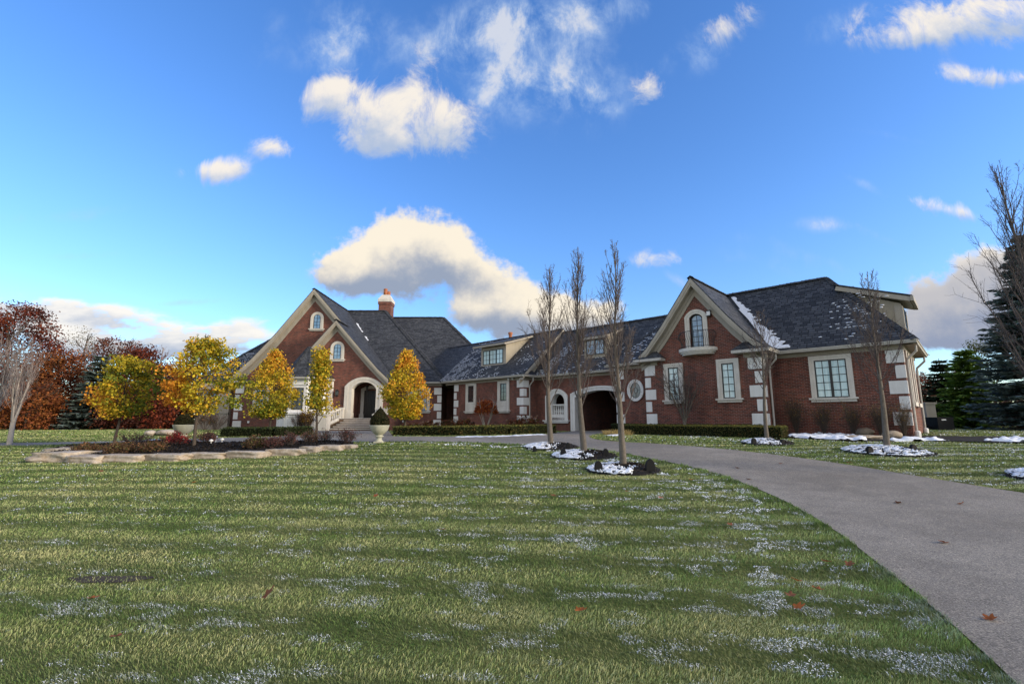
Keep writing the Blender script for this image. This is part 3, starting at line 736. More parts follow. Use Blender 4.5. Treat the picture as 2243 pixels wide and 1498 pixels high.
# ------------------------------------------------ link C with the oval window
wC = -.8; UC0 = -12.70; FC = FW(wC)
wall(FC, [(UC0, BASE), (UD0, BASE), (UD0, 3.05), (UC0, 3.05)]); wall(lambda w, o, z: FS(UC0)(w, -o, z), [(wC, BASE), (1.4, BASE), (1.4, 3.05), (wC, 3.05)])
quoins(FC, UC0, 1, big=.50)
eave(FC, UC0, UD0, ext0=.45)
pk0, pk1 = P3(-9.35, 2.75, 6.92), P3(-7.6, 2.75, 6.92)
c0, c1, c2, c3 = P3(UC0 - .5, wC - .5, eE), P3(-7.6, wC - .5, eE), P3(UC0 - .5, 6.8, eE), P3(-7.6, 6.8, eE)
roofC = roof_obj([[c0, c1, pk1, pk0], [c2, c0, pk0], [c3, c2, pk0, pk1]])
ridgecaps(c0, pk0, parent=roofC)
roof_snow(P3(-13.2, wC - .5, eE), P3(-9.4, wC - .5, eE), P3(-13.2, 2.75, 6.92), 900, lambda a, b, x, y: .75 * (vn(x * 1.6, y * 1.6, 8) > .45) * (b < .6) * (a > b * .9), roofC, seed=6)
def ellipse(cu, cz, a, b, n=40): return [(cu + a * math.sin(2 * math.pi * i / n), cz + b * math.cos(2 * math.pi * i / n)) for i in range(n + 1)]
cu, cz = -11.48, 1.62
mb = MB(); mb.strip(FC, ellipse(cu, cz, .285, .405), ellipse(cu, cz, .335, .455), .004, .045); mb.strip(FC, ellipse(cu, cz, .095, .135, 20), ellipse(cu, cz, .12, .16, 20), .006, .03)
for a in range(4):
    th = a * math.pi / 2; s_, c_ = math.sin(th), math.cos(th); p0 = (cu + .11 * s_, cz + .15 * c_); p1 = (cu + .30 * s_, cz + .42 * c_)
    mb.fbox(FC, min(p0[0], p1[0]) - .011, max(p0[0], p1[0]) + .011, .006, .029, min(p0[1], p1[1]) - .011, max(p0[1], p1[1]) + .011)
ow = mb.build('window', 'frame_dark', HB); ow['label'] = 'oval window with a leaded ring and cross bars'
mb = MB(); pts = ellipse(cu, cz, .30, .42)[:-1]; mb.add([FC(u, .012, z) for u, z in pts], [tuple(range(len(pts)))]); mb.build('pane', 'glass_lead', ow)
mb = MB(); mb.strip(FC, ellipse(cu, cz, .315, .435), ellipse(cu, cz, .50, .60), 0, .06); mb.strip(FC, ellipse(cu, cz, .42, .53), ellipse(cu, cz, .50, .60), .059, .085); mb.build('surround', 'white_stone', ow)

# ------------------------------------------------ carriage gate wing B
wB = 1.4; FBw = FW(wB); UA1 = -20.65
gate = outline(-17.25, -13.35, BASE, 1.47, .43); arcw = outline(-19.22, -18.12, .18, 1.25, .55)
wall(FBw, [(UA1, BASE), (-10, BASE), (-10, 3.05), (UA1, 3.05)], holes=[gate, arcw], jamb=.0)
gs = MB(); gi, go = outline(-17.25, -13.35, BASE, 1.47, .43, 24), outline(-17.60, -13.0, BASE, 1.74, .44, 24)
gs.strip(FBw, gi, go, -.65, .06); mid = [(a[0] * .45 + b[0] * .55, a[1] * .45 + b[1] * .55) for a, b in zip(gi, go)]; gs.strip(FBw, mid, go, .059, .095)
ga = gs.build('carriage_arch', 'white_stone', HB)
mb = MB(); mb.fbox(FS(-17.25), 1.72, 1.80, 0, .02, .05, .25); mb.build('keypad', 'black_plastic', ga)
ws = MB(); wi, wo = outline(-19.22, -18.12, .0, 1.25, .55), outline(-19.78, -17.84, .0, 1.62, .52)
ws.strip(FBw, wi, wo, -.45, .07); mid = [(a[0] * .5 + b[0] * .5, a[1] * .5 + b[1] * .5) for a, b in zip(wi, wo)]; ws.strip(FBw, mid, wo, .069, .10)
ao = ws.build('arched_opening', 'white_stone', HB)
mb = MB(); mb.fbox(FBw, -19.95, -17.72, 0, .20, -.08, 0); mb.fbox(FBw, -19.86, -17.80, 0, .14, -.20, -.08); mb.fbox(FBw, -19.22, -18.12, -.4, .0, 0, .36); mb.build('sill', 'white_stone', ao)
mb = MB(); mb.fbox(FBw, -19.22, -18.12, -.28, -.04, 1.00, 1.08); mb.build('rail', 'white_stone', ao)
for i in range(7):
    c_ = Vector(FBw(-19.12 + i * .16, -.16, .36)); mb = MB()
    mb.lathe(c_, [(.055, 0), (.055, .05), (.03, .08), (.055, .18), (.06, .24), (.03, .45), (.028, .52), (.05, .56), (.05, .64)], 10); mb.build('baluster', 'white_stone', ao, smooth=True)
eave(FBw, UA1, UC0, ext1=.3)
# passage behind the arch
wall(lambda w, o, z: FS(-17.35)(w, o, z), [(wB + .6, BASE), (7.6, BASE), (7.6, 3.0), (wB + .6, 3.0)])
wall(lambda w, o, z: FS(-12.6)(w, -o, z), [(wB + .6, BASE), (7.6, BASE), (7.6, 3.0), (wB + .6, 3.0)])
wall(FW(7.3), [(-21, BASE), (-9, BASE), (-9, 3.05), (-21, 3.05)])
wall(FW(8.2), [(-28, BASE), (-21, BASE), (-21, 3.05), (-28, 3.05)])
mb = MB(); mb.fbox(FBw, UA1, -9, -5.8, -.02, 2.2, 2.3); mb.build('ceiling', 'ceiling_board', HB)
mb = MB(); mb.fbox(FBw, -14.15, -13.6, -3.4, -2.6, BASE, 1.75); mb.fbox(FBw, -14.25, -13.35, -3.5, -2.5, 1.75, 1.95); mb.build('stone_pier', 'limestone', HB)
mb = MB(); mb.fbox(FBw, -14.75, -14.35, -4.9, -4.3, BASE, 2.2); mb.build('stone_pier', 'limestone', HB)
mb = MB(); mb.fbox(FBw, -17.2, -15.7, -5.85, -4.9, BASE, -.62); mb.build('stoop', 'step_stone', HB)
# gate wing roof
b0, b1, b2, b3 = P3(UA1 - .5, wB - .5, eE), P3(-8.5, wB - .5, eE), P3(-8.5, 7.3, eE), P3(UA1 - .5, 7.3, eE)
q0, q1 = P3(UA1 - .5, 4.1, 6.70), P3(-8.5, 4.1, 6.70)
roofB = roof_obj([[b0, b1, q1, q0], [q0, q1, b2, b3]]); ridgecaps(q0, q1, parent=roofB)
roof_snow(P3(UA1, wB - .5, eE), P3(-13, wB - .5, eE), P3(UA1, 4.1, 6.7), 3800,
          lambda a, b, x, y: np.where(np.abs(x - .75 - y * .42) < .55 - .25 * b, .95, .18 * (fbm(x * 1.6, y * 1.5, 11) > .56) * (x > 2.2) * (b < .55)) * (b < .72) , roofB, seed=9)
# gate wing dormer
FDB = FW(1.75); dm = MB()
dm.prism(lambda w, o, z: FS(-14.90)(w, o, z), [(1.75, 3.7), (1.75, 5.46), (3.75, 6.2), (3.75, 5.6)], -1.75, 0); dB = dm.build('dormer', 'siding', HB)
mb = MB(); mb.slab([P3(-16.95, 1.38, 5.48), P3(-14.62, 1.38, 5.48), P3(-14.62, 3.8, 6.36), P3(-16.95, 3.8, 6.36)], .05); mb.build('dormer_roof', 'shingle', dB)
mb = MB(); mb.slab([P3(-16.93, 1.42, 5.42), P3(-14.66, 1.42, 5.42), P3(-14.66, 3.7, 6.25), P3(-16.93, 3.7, 6.25)], .16); mb.fbox(FW(1.5), -16.95, -14.64, 0, .12, 5.28, 5.44); mb.fbox(FDB, -16.68, -14.90, 0, .02, 5.36, 5.46); mb.build('dormer_fascia', 'trim', dB)
window(FDB, -16.46, -15.06, 4.28, 5.28, sashes=2, cols=2, rows=3, sw=.0, parent=dB, pane='glass_sky', o=.01)

# ------------------------------------------------ wing A
UA0 = -28.25; FA = FW(0)
wall(FA, [(UA0, BASE), (UA1, BASE), (UA1, 3.05), (UA0, 3.05)])
FAS = FS(UA1)
wall(FAS, [(0, BASE), (wB, BASE), (wB, 3.05), (0, 3.05)])
wall(lambda w, o, z: FS(UA0)(w, -o, z), [(0, BASE), (8, BASE), (8, 3.05), (0, 3.05)])
for a, b, nm in ((-26.5, -25.85, 'glass_dark'), (-22.92, -22.28, 'glass_dark')):
    window(FA, a, b, 1.37, 2.64, cols=2, rows=4, sw=.27, sh=.17, pane=nm, panel=.68)
quoins(FA, UA0, 1, big=.52, ztop=2.80); quoins(FA, UA1, -1, FAS, 0, 1, ztop=2.80, big=.62, small=.34)
eave(FA, UA0 - 1.1, UA1, ext1=.46); 
mb = MB(); mb.fbox(FAS, 0, wB, 0, .045, 2.82, 2.975); mb.build('frieze', 'trim', HB); mb = MB(); mb.fbox(FAS, -.4, wB - .38, .001, .37, 2.98, 3.03); mb.build('soffit', 'soffit', HB); gutter(FAS, -.5, wB - .36)
a0, a1, a2, a3 = P3(UA0 - 6, -.5, eE), P3(UA1 + .45, -.5, eE), P3(UA1 + .45, 8.7, eE), P3(UA0 - 6, 8.7, eE)
k0, k1 = P3(UA0 - 6, 4.1, 6.95), P3(UA1 + .45, 4.1, 6.95)
roofA = roof_obj([[a0, a1, k1, k0], [k0, k1, a2, a3]]); ridgecaps(k0, k1, parent=roofA)
wall(FAS, [(-.1, 3.0), (8.3, 3.0), (4.1, 6.72)], material='siding', o=.02)
prA = [(-.48, 3.15), (4.1, 6.95), (8.68, 3.15)]
rake(lambda w, o, z: FAS(w, o, z), prA, .02, .43, board=.22, frieze=.26)
r = MB(); r.add([FAS(-.52, .52, 3.12), FAS(.95, .52, 3.12), FAS(.95, 0, 3.50), FAS(-.52, 0, 3.50)], [(0, 1, 2, 3)]); r.build('return_roof', 'shingle', HB)
roof_snow(P3(UA0 - 1.5, -.5, eE), P3(UA1 + .4, -.5, eE), P3(UA0 - 1.5, 4.1, 6.95), 9000,
          lambda a, b, x, y: np.clip(.20 * (fbm(x * 1.3 - y * .8, y * .9, 21) > .54) * (b < .8) + .75 * (x < 2.4 + 1.2 * b) * (fbm(x * 2 - y, y * 2, 3) > .46), 0, 1) * (1 - .55 * b), roofA, seed=13)
# wing A dormer
FDA = FW(.8); dm = MB()
dm.prism(lambda w, o, z: FS(-23.17)(w, o, z), [(.8, 4.1), (.8, 5.78), (3.75, 6.55), (3.75, 6.2)], -2.75, 0); dA = dm.build('dormer', 'siding', HB)
for a, b, c_, d, e in ((-25.93, -25.70, .025, 4.2, 5.62), (-23.42, -23.15, .025, 4.2, 5.62), (-25.70, -23.42, .024, 5.41, 5.62), (-25.70, -23.42, .04, 4.16, 4.28)): mb = MB(); mb.fbox(FDA, a, b, 0, c_, d, e); mb.build('corner_board', 'trim', dA)
mb = MB(); mb.slab([P3(-26.5, .35, 5.80), P3(-22.85, .35, 5.80), P3(-22.85, 3.9, 6.84), P3(-26.5, 3.9, 6.84)], .05); mb.build('dormer_roof', 'shingle', dA)
mb = MB(); mb.slab([P3(-26.46, .4, 5.745), P3(-22.9, .4, 5.745), P3(-22.9, 3.7, 6.72), P3(-26.46, 3.7, 6.72)], .13); mb.fbox(FW(.47), -26.5, -22.87, 0, .12, 5.63, 5.77); mb.build('dormer_fascia', 'trim', dA)
window(FDA, -25.68, -23.46, 4.28, 5.40, sashes=3, cols=2, rows=3, sw=0, parent=dA, pane='glass_curtain', o=.01)
for u in (-21.95, -21.55): mb = MB(); mb.lathe(FA(u, .18, 2.90), [(.02, .08), (.07, .06), (.08, 0), (.06, -.06)], 10); mb.build('floodlight', 'white_plastic', HB)
# chimney behind wing A
cc = ray(1118, 735); kk = (np.array([OX + 6.2 * NX, OY + 6.2 * NY]) @ np.array([NX, NY])) / (cc[:2] @ np.array([NX, NY])); cpx, cpy = cc[0] * kk, cc[1] * kk
mb = MB(); mb.box(cpx - .35, cpx + .35, cpy - .35, cpy + .35, H + 4, H + 6.95); ch2 = mb.build('chimney', 'brick', HB)
mb = MB(); mb.lathe((cpx, cpy, H + 6.95), [(.20, 0), (.20, .12), (.14, .3), (.15, .75), (.20, .85), (.20, 1.0), (.14, 1.02)], 14); mb.build('chimney_pot', 'terracotta', ch2, smooth=True)

# ------------------------------------------------ main house (faces the camera)
YM, YL, YS = 39.4, 38.6, 36.6
FMm = FM(YM); FLg = FM(YL); FSg = FM(YS)
wall(FMm, [(-26, BASE), (-5.9, BASE), (-5.9, 3.05), (-26, 3.05)]); wall(FR(-5.9), [(YM, BASE), (53, BASE), (53, 3.05), (YM, 3.05)]); wall(FL(-26), [(YM, BASE), (53, BASE), (53, 3.05), (YM, 3.05)])
wall(FM(53), [(-26, BASE), (-5.9, BASE), (-5.9, 3.05), (-26, 3.05)]); wall(FM(42.6), [(-5.9, BASE), (-1, BASE), (-1, 3.05), (-5.9, 3.05)])
mb = MB(); mb.fbox(FM(42.6), -5.9, -1, 0, .05, 2.82, 2.98); mb.fbox(FM(42.6), -5.9, -1, .05, .5, 2.985, 3.05); mb.build('frieze', 'trim', HB)
eave(FMm, -9.3, -5.9, ext1=.45); eave(FR(-5.9), YM, 42.0, ext0=.4)
quoins(FMm, -5.9, -1, ztop=2.66, big=.60, small=.32, per=.66, h=.56)
window(FMm, -8.55, -7.08, .75, 2.42, sashes=2, cols=2, rows=5, sw=.25, sh=.22, pane='glass_sky')
e0, e1, e2, e3 = (-26.45, 38.95, H + 3.13), (-5.40, 38.95, H + 3.13), (-5.40, 53.6, H + 3.13), (-26.45, 53.6, H + 3.13)
m0, m1 = (-19.1, 46.3, H + 10.9), (-12.72, 46.3, H + 10.9)
roofM = roof_obj([[e0, e1, m1, m0], [e1, e2, m1], [e2, e3, m0, m1], [e3, e0, m0]])
ridgecaps(m0, m1, parent=roofM, wd=.2); ridgecaps(e1, m1, parent=roofM, wd=.2); ridgecaps(e0, m0, parent=roofM, wd=.2)
# rear block
g0, g1_, g2, g3 = (-18, 42.0, H + 3.13), (.1, 42.0, H + 3.13), (.1, 56.6, H + 3.13), (-18, 56.6, H + 3.13)
n0, n1 = (-18, 49.3, H + 10.88), (-7.3, 49.3, H + 10.88)
roofR = roof_obj([[g0, g1_, n1, n0], [g1_, g2, n1], [g2, g3, n0, n1]]); ridgecaps(n0, n1, parent=roofR, wd=.2); ridgecaps(g1_, n1, parent=roofR, wd=.2)
# big gable L
prL = [(-23.0, 3.42), (-22.5, 3.84), (-21.3, 5.02), (-19.65, 6.90), (-16.6, 10.9), (-13.8, 7.72), (-11.52, 5.20), (-10.4, 3.96), (-9.55, 3.18)]
roofL = roof_obj([[(a[0], YL - .42, H + a[1]), (b[0], YL - .42, H + b[1]), (b[0], 46.35, H + b[1]), (a[0], 46.35, H + a[1])] for a, b in zip(prL[:5], prL[1:5])] +
                 [[(a[0], (YL if i < 1 else YS) - .42, H + a[1]), (b[0], (YL if i < 1 else YS) - .42, H + b[1]), (b[0], 46.35, H + b[1]), (a[0], 46.35, H + a[1])] for i, (a, b) in enumerate(zip(prL[4:-1], prL[5:]))])
ridgecaps((-16.6, YL - .42, H + 10.9), (-16.6, 46.3, H + 10.9), parent=roofL, wd=.18)
wall(FLg, [(-22.6, BASE), (-9.9, BASE), (-9.9, 3.2)] + [(u, z - .12) for u, z in prL[::-1] if -22.6 < u < -9.95] + [(-22.6, 3.55)])
wall(FL(-22.6), [(YL, BASE), (YM, BASE), (YM, 3.6), (YL, 3.6)])
rake(FLg, prL[:6], 0, .40, board=.28, frieze=.34)
cornice_return(FLg, -22.95, -21.45, hip=.6)
quoins(FLg, -22.58, 1, ztop=2.74, big=.66, small=.34, per=.70, h=.58)
mb = MB(); mb.fbox(FLg, -22.65, -21.75, 0, .06, 2.76, 2.95); mb.build('frieze', 'trim', HB)
window(FLg, -16.62, -16.02, 7.52, 8.45, rise=.28, cols=2, rows=4, sw=.24, sh=.20, pane='glass_sky', orise=.50)
window(FLg, -20.85, -20.05, .75, 2.35, rise=.35, cols=2, rows=5, sw=.24, sh=.22, pane='glass_sky', orise=.56)
roof_snow((-26.0, 38.95, H + 3.13), (-21.5, 38.95, H + 3.13), (-26.0, 46.3, H + 10.9), 2600, lambda a, b, x, y: .9 * (b > .08) * (b < .36) * (vn(x * 1.5, y * 1.5, 31) > .30), roofM, seed=17)
for a, b in (((-15.1, 44.6, H + 9.22), (-14.15, 43.6, H + 8.16)), ((-13.75, 43.15, H + 7.68), (-13.3, 42.7, H + 7.2))): snow_strip(a, b, .16, .14, (1, 0, 0), roofM, 8)
# entrance gable S
prS = [(-16.05, 5.13), (-15.83, 5.40), (-13.82, 7.80), (-11.52, 5.20), (-10.4, 3.96), (-9.55, 3.18)]
mb = MB()
for a, b in zip(prS[:2], prS[1:3]): mb.slab([(a[0], YS - .42, H + a[1]), (b[0], YS - .42, H + b[1]), (b[0], YL - .001, H + b[1]), (a[0], YL - .001, H + a[1])], .07)
roofS = mb.build('roof', 'shingle', HB); ridgecaps((-13.82, YS - .42, H + 7.8), (-13.82, YL + .3, H + 7.8), parent=roofS, wd=.16)
porch = outline(-12.40, -10.52, .10, 2.40, .52)
wall(FSg, [(-15.9, BASE), (-9.9, BASE), (-9.9, 3.2)] + [(u, z - .12) for u, z in prS[::-1] if -15.85 < u < -9.95] + [(-15.9, 5.1)], holes=[porch])
wall(FL(-15.9), [(YS, BASE), (YL, BASE), (YL, 5.1), (YS, 5.1)])
wall(FR(-9.9), [(YS, BASE), (YM, BASE), (YM, 3.15), (YS, 3.15)])
rake(FSg, prS, 0, .40, board=.24, frieze=.28)
window(FSg, -14.02, -13.42, 4.70, 5.62, rise=.29, cols=2, rows=4, sw=.24, sh=.20, pane='glass_sky', orise=.50)
pa = MB(); pi_, po_ = outline(-12.40, -10.52, .10, 2.40, .52, 20), outline(-12.95, -9.97, .10, 2.58, .72, 20)
pa.strip(FSg, pi_, po_, -.5, .08); mid = [(a[0] * .5 + b[0] * .5, a[1] * .5 + b[1] * .5) for a, b in zip(pi_, po_)]; pa.strip(FSg, mid, po_, .079, .12)
for a, b in ((-13.02, -12.36), (-10.56, -9.90)): pa.fbox(FSg, a, b, -.5, .14, .10, .55)
pa.build('porch_arch', 'limestone', HB)
wall(FR(-12.45), [(YS + .5, .1), (38.5, .1), (38.5, 3.2), (YS + .5, 3.2)]); wall(FL(-10.47), [(YS + .5, .1), (38.5, .1), (38.5, 3.2), (YS + .5, 3.2)])
wall(FM(38.48), [(-12.5, .1), (-10.4, .1), (-10.4, 3.2), (-12.5, 3.2)])
mb = MB(); mb.box(-12.5, -10.4, YS + .45, 38.5, H + 3.0, H + 3.1); mb.build('ceiling', 'ceiling_board', HB)
FDo = FM(38.46); mb = MB(); mb.fbox(FDo, -12.0, -10.86, .0, .06, .16, 2.36)
for i in range(8): mb.fbox(FDo, -11.98 + i * .1405, -11.98 + i * .1405 + .125, .06, .075, .2, 2.32)
fd = mb.build('front_door', 'door_wood', HB)
mb = MB(); mb.tube([FDo(-11.06, .09, 1.0), FDo(-11.06, .13, 1.05), FDo(-11.06, .13, 1.35), FDo(-11.06, .09, 1.4)], .02, 6); mb.build('handle', 'iron', fd)
ds = MB(); ds.strip(FDo, outline(-12.0, -10.86, .1, 2.36, .16), outline(-12.26, -10.6, .1, 2.50, .26), 0, .12); ds.fbox(FDo, -12.32, -11.97, 0, .15, .1, .5); ds.build('door_surround', 'limestone', HB)
mb = MB(); cl = Vector((-11.5, 37.4, H + 2.55)); mb.lathe(cl, [(.02, .45), (.03, .2), (.12, .12), (.14, .08), (.10, .06), (.08, -.25), (.10, -.27), (.03, -.34)], 8); mb.build('hanging_lantern', 'iron', HB)
lantern(FSg, -13.5, 2.1, 1.25)
mb = MB(); mb.box(-9.9, -9.05, 35.4, 39.3, H + BASE, H + .42); mb.build('wall', 'brick', HB)
# steps and balustrades
mb = MB(); mb.box(-13.9, -9.2, 35.75, YS - .005, H + BASE, H + .10); nst = 7; TR = []
for i in range(nst):
    z1 = .10 - .147 * (i + 1); y1 = 35.75 - .31 * i; e = .14 * (i + 1)
    mb.box(-12.35 - e, -10.45 + e, y1 - .31, y1, H + BASE, H + z1); TR.append((-12.38 - e, -10.42 + e, y1 - .36, y1 - .012, H + z1 - .012, H + z1 + .045))
fst = mb.build('front_steps', 'riser', HB)
TR.append((-13.9, -9.2, 35.70, YS - .6, H + .09, H + .14))
for q in TR: mb = MB(); mb.box(*q); mb.build('tread', 'limestone', fst, bevel=.008)
def post(x, y, z0, z1, s, par):
    mb = MB(); mb.box(x - s, x + s, y - s, y + s, H + z0, H + z1 - .14); mb.box(x - s * .7, x + s * .7, y - s - .015, y - s, H + z0 + .2, H + z1 - .3)
    mb.box(x - s * 1.12, x + s * 1.12, y - s * 1.12, y + s * 1.12, H + z1 - .14, H + z1 - .05); mb.box(x - s * 1.0, x + s * 1.0, y - s * 1.0, y + s * 1.0, H + z1 - .05, H + z1); mb.build('post', 'limestone', par, bevel=.01)
for sg, xc, lab in ((-1, -11.4, 'left'), (1, -11.4, 'right')):
    bx, by = (-13.45, 33.95) if sg < 0 else (-9.45, 33.95); ux, uy = (-13.0, 36.2) if sg < 0 else (-10.2, 36.2); vx = -13.7 if sg < 0 else -9.55
    p0 = Vector((bx, by, H - .36)); p1 = Vector((ux, uy, H + .22))
    mb = MB(); mb.tube([p0 + Vector((0, 0, .72)), p1 + Vector((0, 0, .62))], .085, 8); mb.tube([p0 + Vector((0, 0, -.10)), p1 + Vector((0, 0, -.08))], .13, 8); mb.tube([(ux, uy, H + .80), (vx, uy, H + .80)], .08, 8); mb.tube([(ux, uy, H + .2), (vx, uy, H + .2)], .08, 8)
    bl = mb.build('balustrade', 'limestone', HB)
    post(bx, by, BASE, .46, .38, bl); post(ux, uy, .0, .94, .18, bl); post(vx, uy, .0, .94, .18, bl)
    for i in range(8):
        t_ = (i + 1.6) / 9.4; q = p0.lerp(p1, t_); mb = MB(); mb.lathe(q, [(.055, 0), (.05, .06), (.03, .1), (.062, .24), (.035, .45), (.05, .56), (.05, .68)], 9); mb.build('baluster', 'limestone', bl, smooth=True)
    for i in range(2):
        mb = MB(); mb.lathe((ux + (vx - ux) * (i + 1) / 3, uy, H + .22), [(.05, 0), (.03, .1), (.06, .24), (.035, .42), (.05, .56)], 9); mb.build('baluster', 'limestone', bl, smooth=True)
# turret bay
tx, ty = -15.75, 36.35
def octo(r, z, ph=math.pi / 8): return [(tx + r * math.cos(ph + i * math.pi / 4), ty + r * math.sin(ph + i * math.pi / 4), H + z) for i in range(8)]
def rings(mb, prof):
    vs = []; fs = []
    for r_, z_ in prof: vs += octo(r_, z_)
    for i in range(len(prof) - 1):
        for j in range(8): fs.append((i * 8 + j, i * 8 + (j + 1) % 8, (i + 1) * 8 + (j + 1) % 8, (i + 1) * 8 + j))
    fs.append(tuple(range((len(prof) - 1) * 8, len(prof) * 8))); mb.add(vs, fs); return mb
mb = rings(MB(), [(1.98, BASE), (1.98, .36), (2.08, .40), (2.08, .52), (1.78, .60), (1.72, .75), (1.72, 2.52), (1.80, 2.56), (1.80, 3.02)]); bay = mb.build('turret_bay', 'white_stone', HB)
mb = rings(MB(), [(1.81, 2.97), (2.10, 2.99), (2.14, 3.06), (2.14, 3.12), (2.0, 3.13)]); mb.build('gutter', 'gutter', bay)
mb = rings(MB(), [(2.12, 3.13), (1.4, 3.95), (.12, 5.68)]); tr_ = mb.build('turret_roof', 'shingle', bay)
for j in range(8): ridgecaps(octo(2.12, 3.13)[j], octo(1.4, 3.95)[j], parent=bay, wd=.17); ridgecaps(octo(1.4, 3.95)[j], octo(.12, 5.68)[j], parent=bay, wd=.17)
for j in (4, 5, 6, 7):
    th = math.pi / 8 + j * math.pi / 4 + math.pi / 8; n_ = (math.cos(th), math.sin(th)); t_ = (-n_[1], n_[0]); ap = 1.72 * math.cos(math.pi / 8)
    FT = lambda u, o, z, n_=n_, t_=t_, ap=ap: (tx + n_[0] * (ap + o) + t_[0] * u, ty + n_[1] * (ap + o) + t_[1] * u, z + H)
    window(FT, -.40, .40, .78, 2.36, cols=2, rows=5, sw=0, parent=bay, pane='glass_dark', sill=False)
    mb = MB(); FT2 = FT; o2 = (1.98 - 1.72) * math.cos(math.pi / 8); mb.strip(FT, outline(-.5, .5, -.75, .22, 0), outline(-.6, .6, -.85, .30, 0), o2, o2 + .03); mb.build('panel', 'white_stone', bay)
mb = MB(); mb.fbox(FSg, -14.30, -13.85, 0, .35, .62, 2.95); mb.fbox(FSg, -14.4, -13.72, 0, .45, .48, .80); mb.build('pilaster', 'limestone', HB)
# left stucco bay
FBy = FM(39.05); mb = MB(); mb.box(-26.0, -23.3, 39.05, 41.5, H + BASE, H + 3.02); sb = mb.build('stucco_bay', 'stucco', HB)
mb = MB(); mb.fbox(FBy, -26.04, -23.25, 0, .05, .50, .62); mb.box(-23.3, -23.25, 39.0, 39.4, H + .50, H + .62); mb.build('band', 'soffit', sb)
window(FBy, -25.6, -24.35, .64, 2.5, sashes=2, cols=2, rows=5, sw=.0, parent=sb, pane='glass_sky')
# chimney with cap and pots
mb = MB(); mb.box(-13.72, -12.47, 47.1, 48.35, H + 9, H + 12.0); mb.box(-13.78, -12.41, 47.04, 48.41, H + 11.75, H + 12.02); ch1 = mb.build('chimney', 'brick', HB)
mb = MB(); x0, x1, y0, y1 = -13.80, -12.39, 47.02, 48.43
mb.hexa([(x0, y0, H + 12.02), (x1, y0, H + 12.02), (x1, y1, H + 12.02), (x0, y1, H + 12.02), (x0, y0, H + 12.3), (x1, y0, H + 12.3), (x1, y1, H + 12.3), (x0, y1, H + 12.3)])
mb.hexa([(x0, y0, H + 12.3), (x1, y0, H + 12.3), (x1, y1, H + 12.3), (x0, y1, H + 12.3), (x0 + .32, y0 + .32, H + 12.82), (x1 - .32, y0 + .32, H + 12.82), (x1 - .32, y1 - .32, H + 12.82), (x0 + .32, y1 - .32, H + 12.82)])
mb.build('chimney_cap', 'limestone', ch1)
for dx, dy_, hh in ((-.1, -.12, .72), (.14, .18, .5)):
    mb = MB(); mb.lathe((-13.1 + dx, 47.7 + dy_, H + 12.8), [(.2, 0), (.2, hh * .6), (.17, hh * .7), (.21, hh * .8), (.21, hh * .93), (.14, hh)], 14); mb.build('chimney_pot', 'terracotta', ch1, smooth=True)
# downspouts
def spout(F, u, o_top, zb, z_t=2.95, foot=True, name='downspout'):
    mb = MB(); mb.tube([F(u, o_top, z_t), F(u, o_top, z_t - .22), F(u, .10, z_t - .52), F(u, .08, z_t - .7), F(u, .08, zb)], .045, 8)
    a = mb.build(name, 'gutter', HB)
    if foot: mb = MB(); mb.lathe(F(u, .10, zb - .12), [(.05, -.12), (.10, -.1), (.10, .12), (.06, .16)], 10); mb.build('drain_boot', 'white_plastic', a)
spout(FS(0), .30, .40, -.45); spout(FS(UD1), -.75, .38, -.7, foot=False); spout(FS(UA1), .55, .42, -.75, foot=False); spout(FS(0), 5.0, .40, -.4)
for F, u, z in ((FAS, 1.1, .05), (FLg, -21.3, -.15), (FMm, -9.0, -.1)): mb = MB(); mb.fbox(F, u - .07, u + .07, 0, .09, z - .08, z + .08); mb.build('outlet_cover', 'white_plastic', HB)

# ================================================================== GROUND
def tri_fill(poly, step, inner_pts=None):
    poly = [tuple(p) for p in poly]
    # resample the outline
    pts = []
    for (x0, y0), (x1, y1) in zip(poly, poly[1:] + poly[:1]):
        n = max(1, int(math.hypot(x1 - x0, y1 - y0) / step))
        for i in range(n): pts.append((x0 + (x1 - x0) * i / n, y0 + (y1 - y0) * i / n))
    nb = len(pts); xs = np.array(pts)
    gx, gy = np.meshgrid(np.arange(xs[:, 0].min(), xs[:, 0].max(), step), np.arange(xs[:, 1].min(), xs[:, 1].max(), step))
    gx, gy = gx.ravel(), gy.ravel(); k = inpoly(gx, gy, poly); gx, gy = gx[k], gy[k]
    loop = pts + pts[:1]; k = polydist(gx, gy, loop) > step * .4; gx, gy = gx[k], gy[k]
    V2 = [Vector(p) for p in pts] + [Vector((a, b)) for a, b in zip(gx, gy)]
    vs, _, fs, *_ = delaunay_2d_cdt(V2, [(i, (i + 1) % nb) for i in range(nb)], [], 0, 1e-6)
    a = np.array([tuple(q) for q in vs]); F_ = np.array([f for f in fs if len(f) == 3])
    c_ = a[F_].mean(1); k = inpoly(c_[:, 0], c_[:, 1], poly); F_ = F_[k]
    p = a[F_]; cr = (p[:, 1, 0] - p[:, 0, 0]) * (p[:, 2, 1] - p[:, 0, 1]) - (p[:, 1, 1] - p[:, 0, 1]) * (p[:, 2, 0] - p[:, 0, 0])
    F_[cr < 0] = F_[cr < 0][:, ::-1]
    return a, F_
def smooth_line(pts, it=2):
    for _ in range(it):
        q = [pts[0]]
        for a, b in zip(pts[:-1], pts[1:]): q += [(a[0] * .75 + b[0] * .25, a[1] * .75 + b[1] * .25), (a[0] * .25 + b[0] * .75, a[1] * .25 + b[1] * .75)]
        pts = q + [pts[-1]]
    return pts
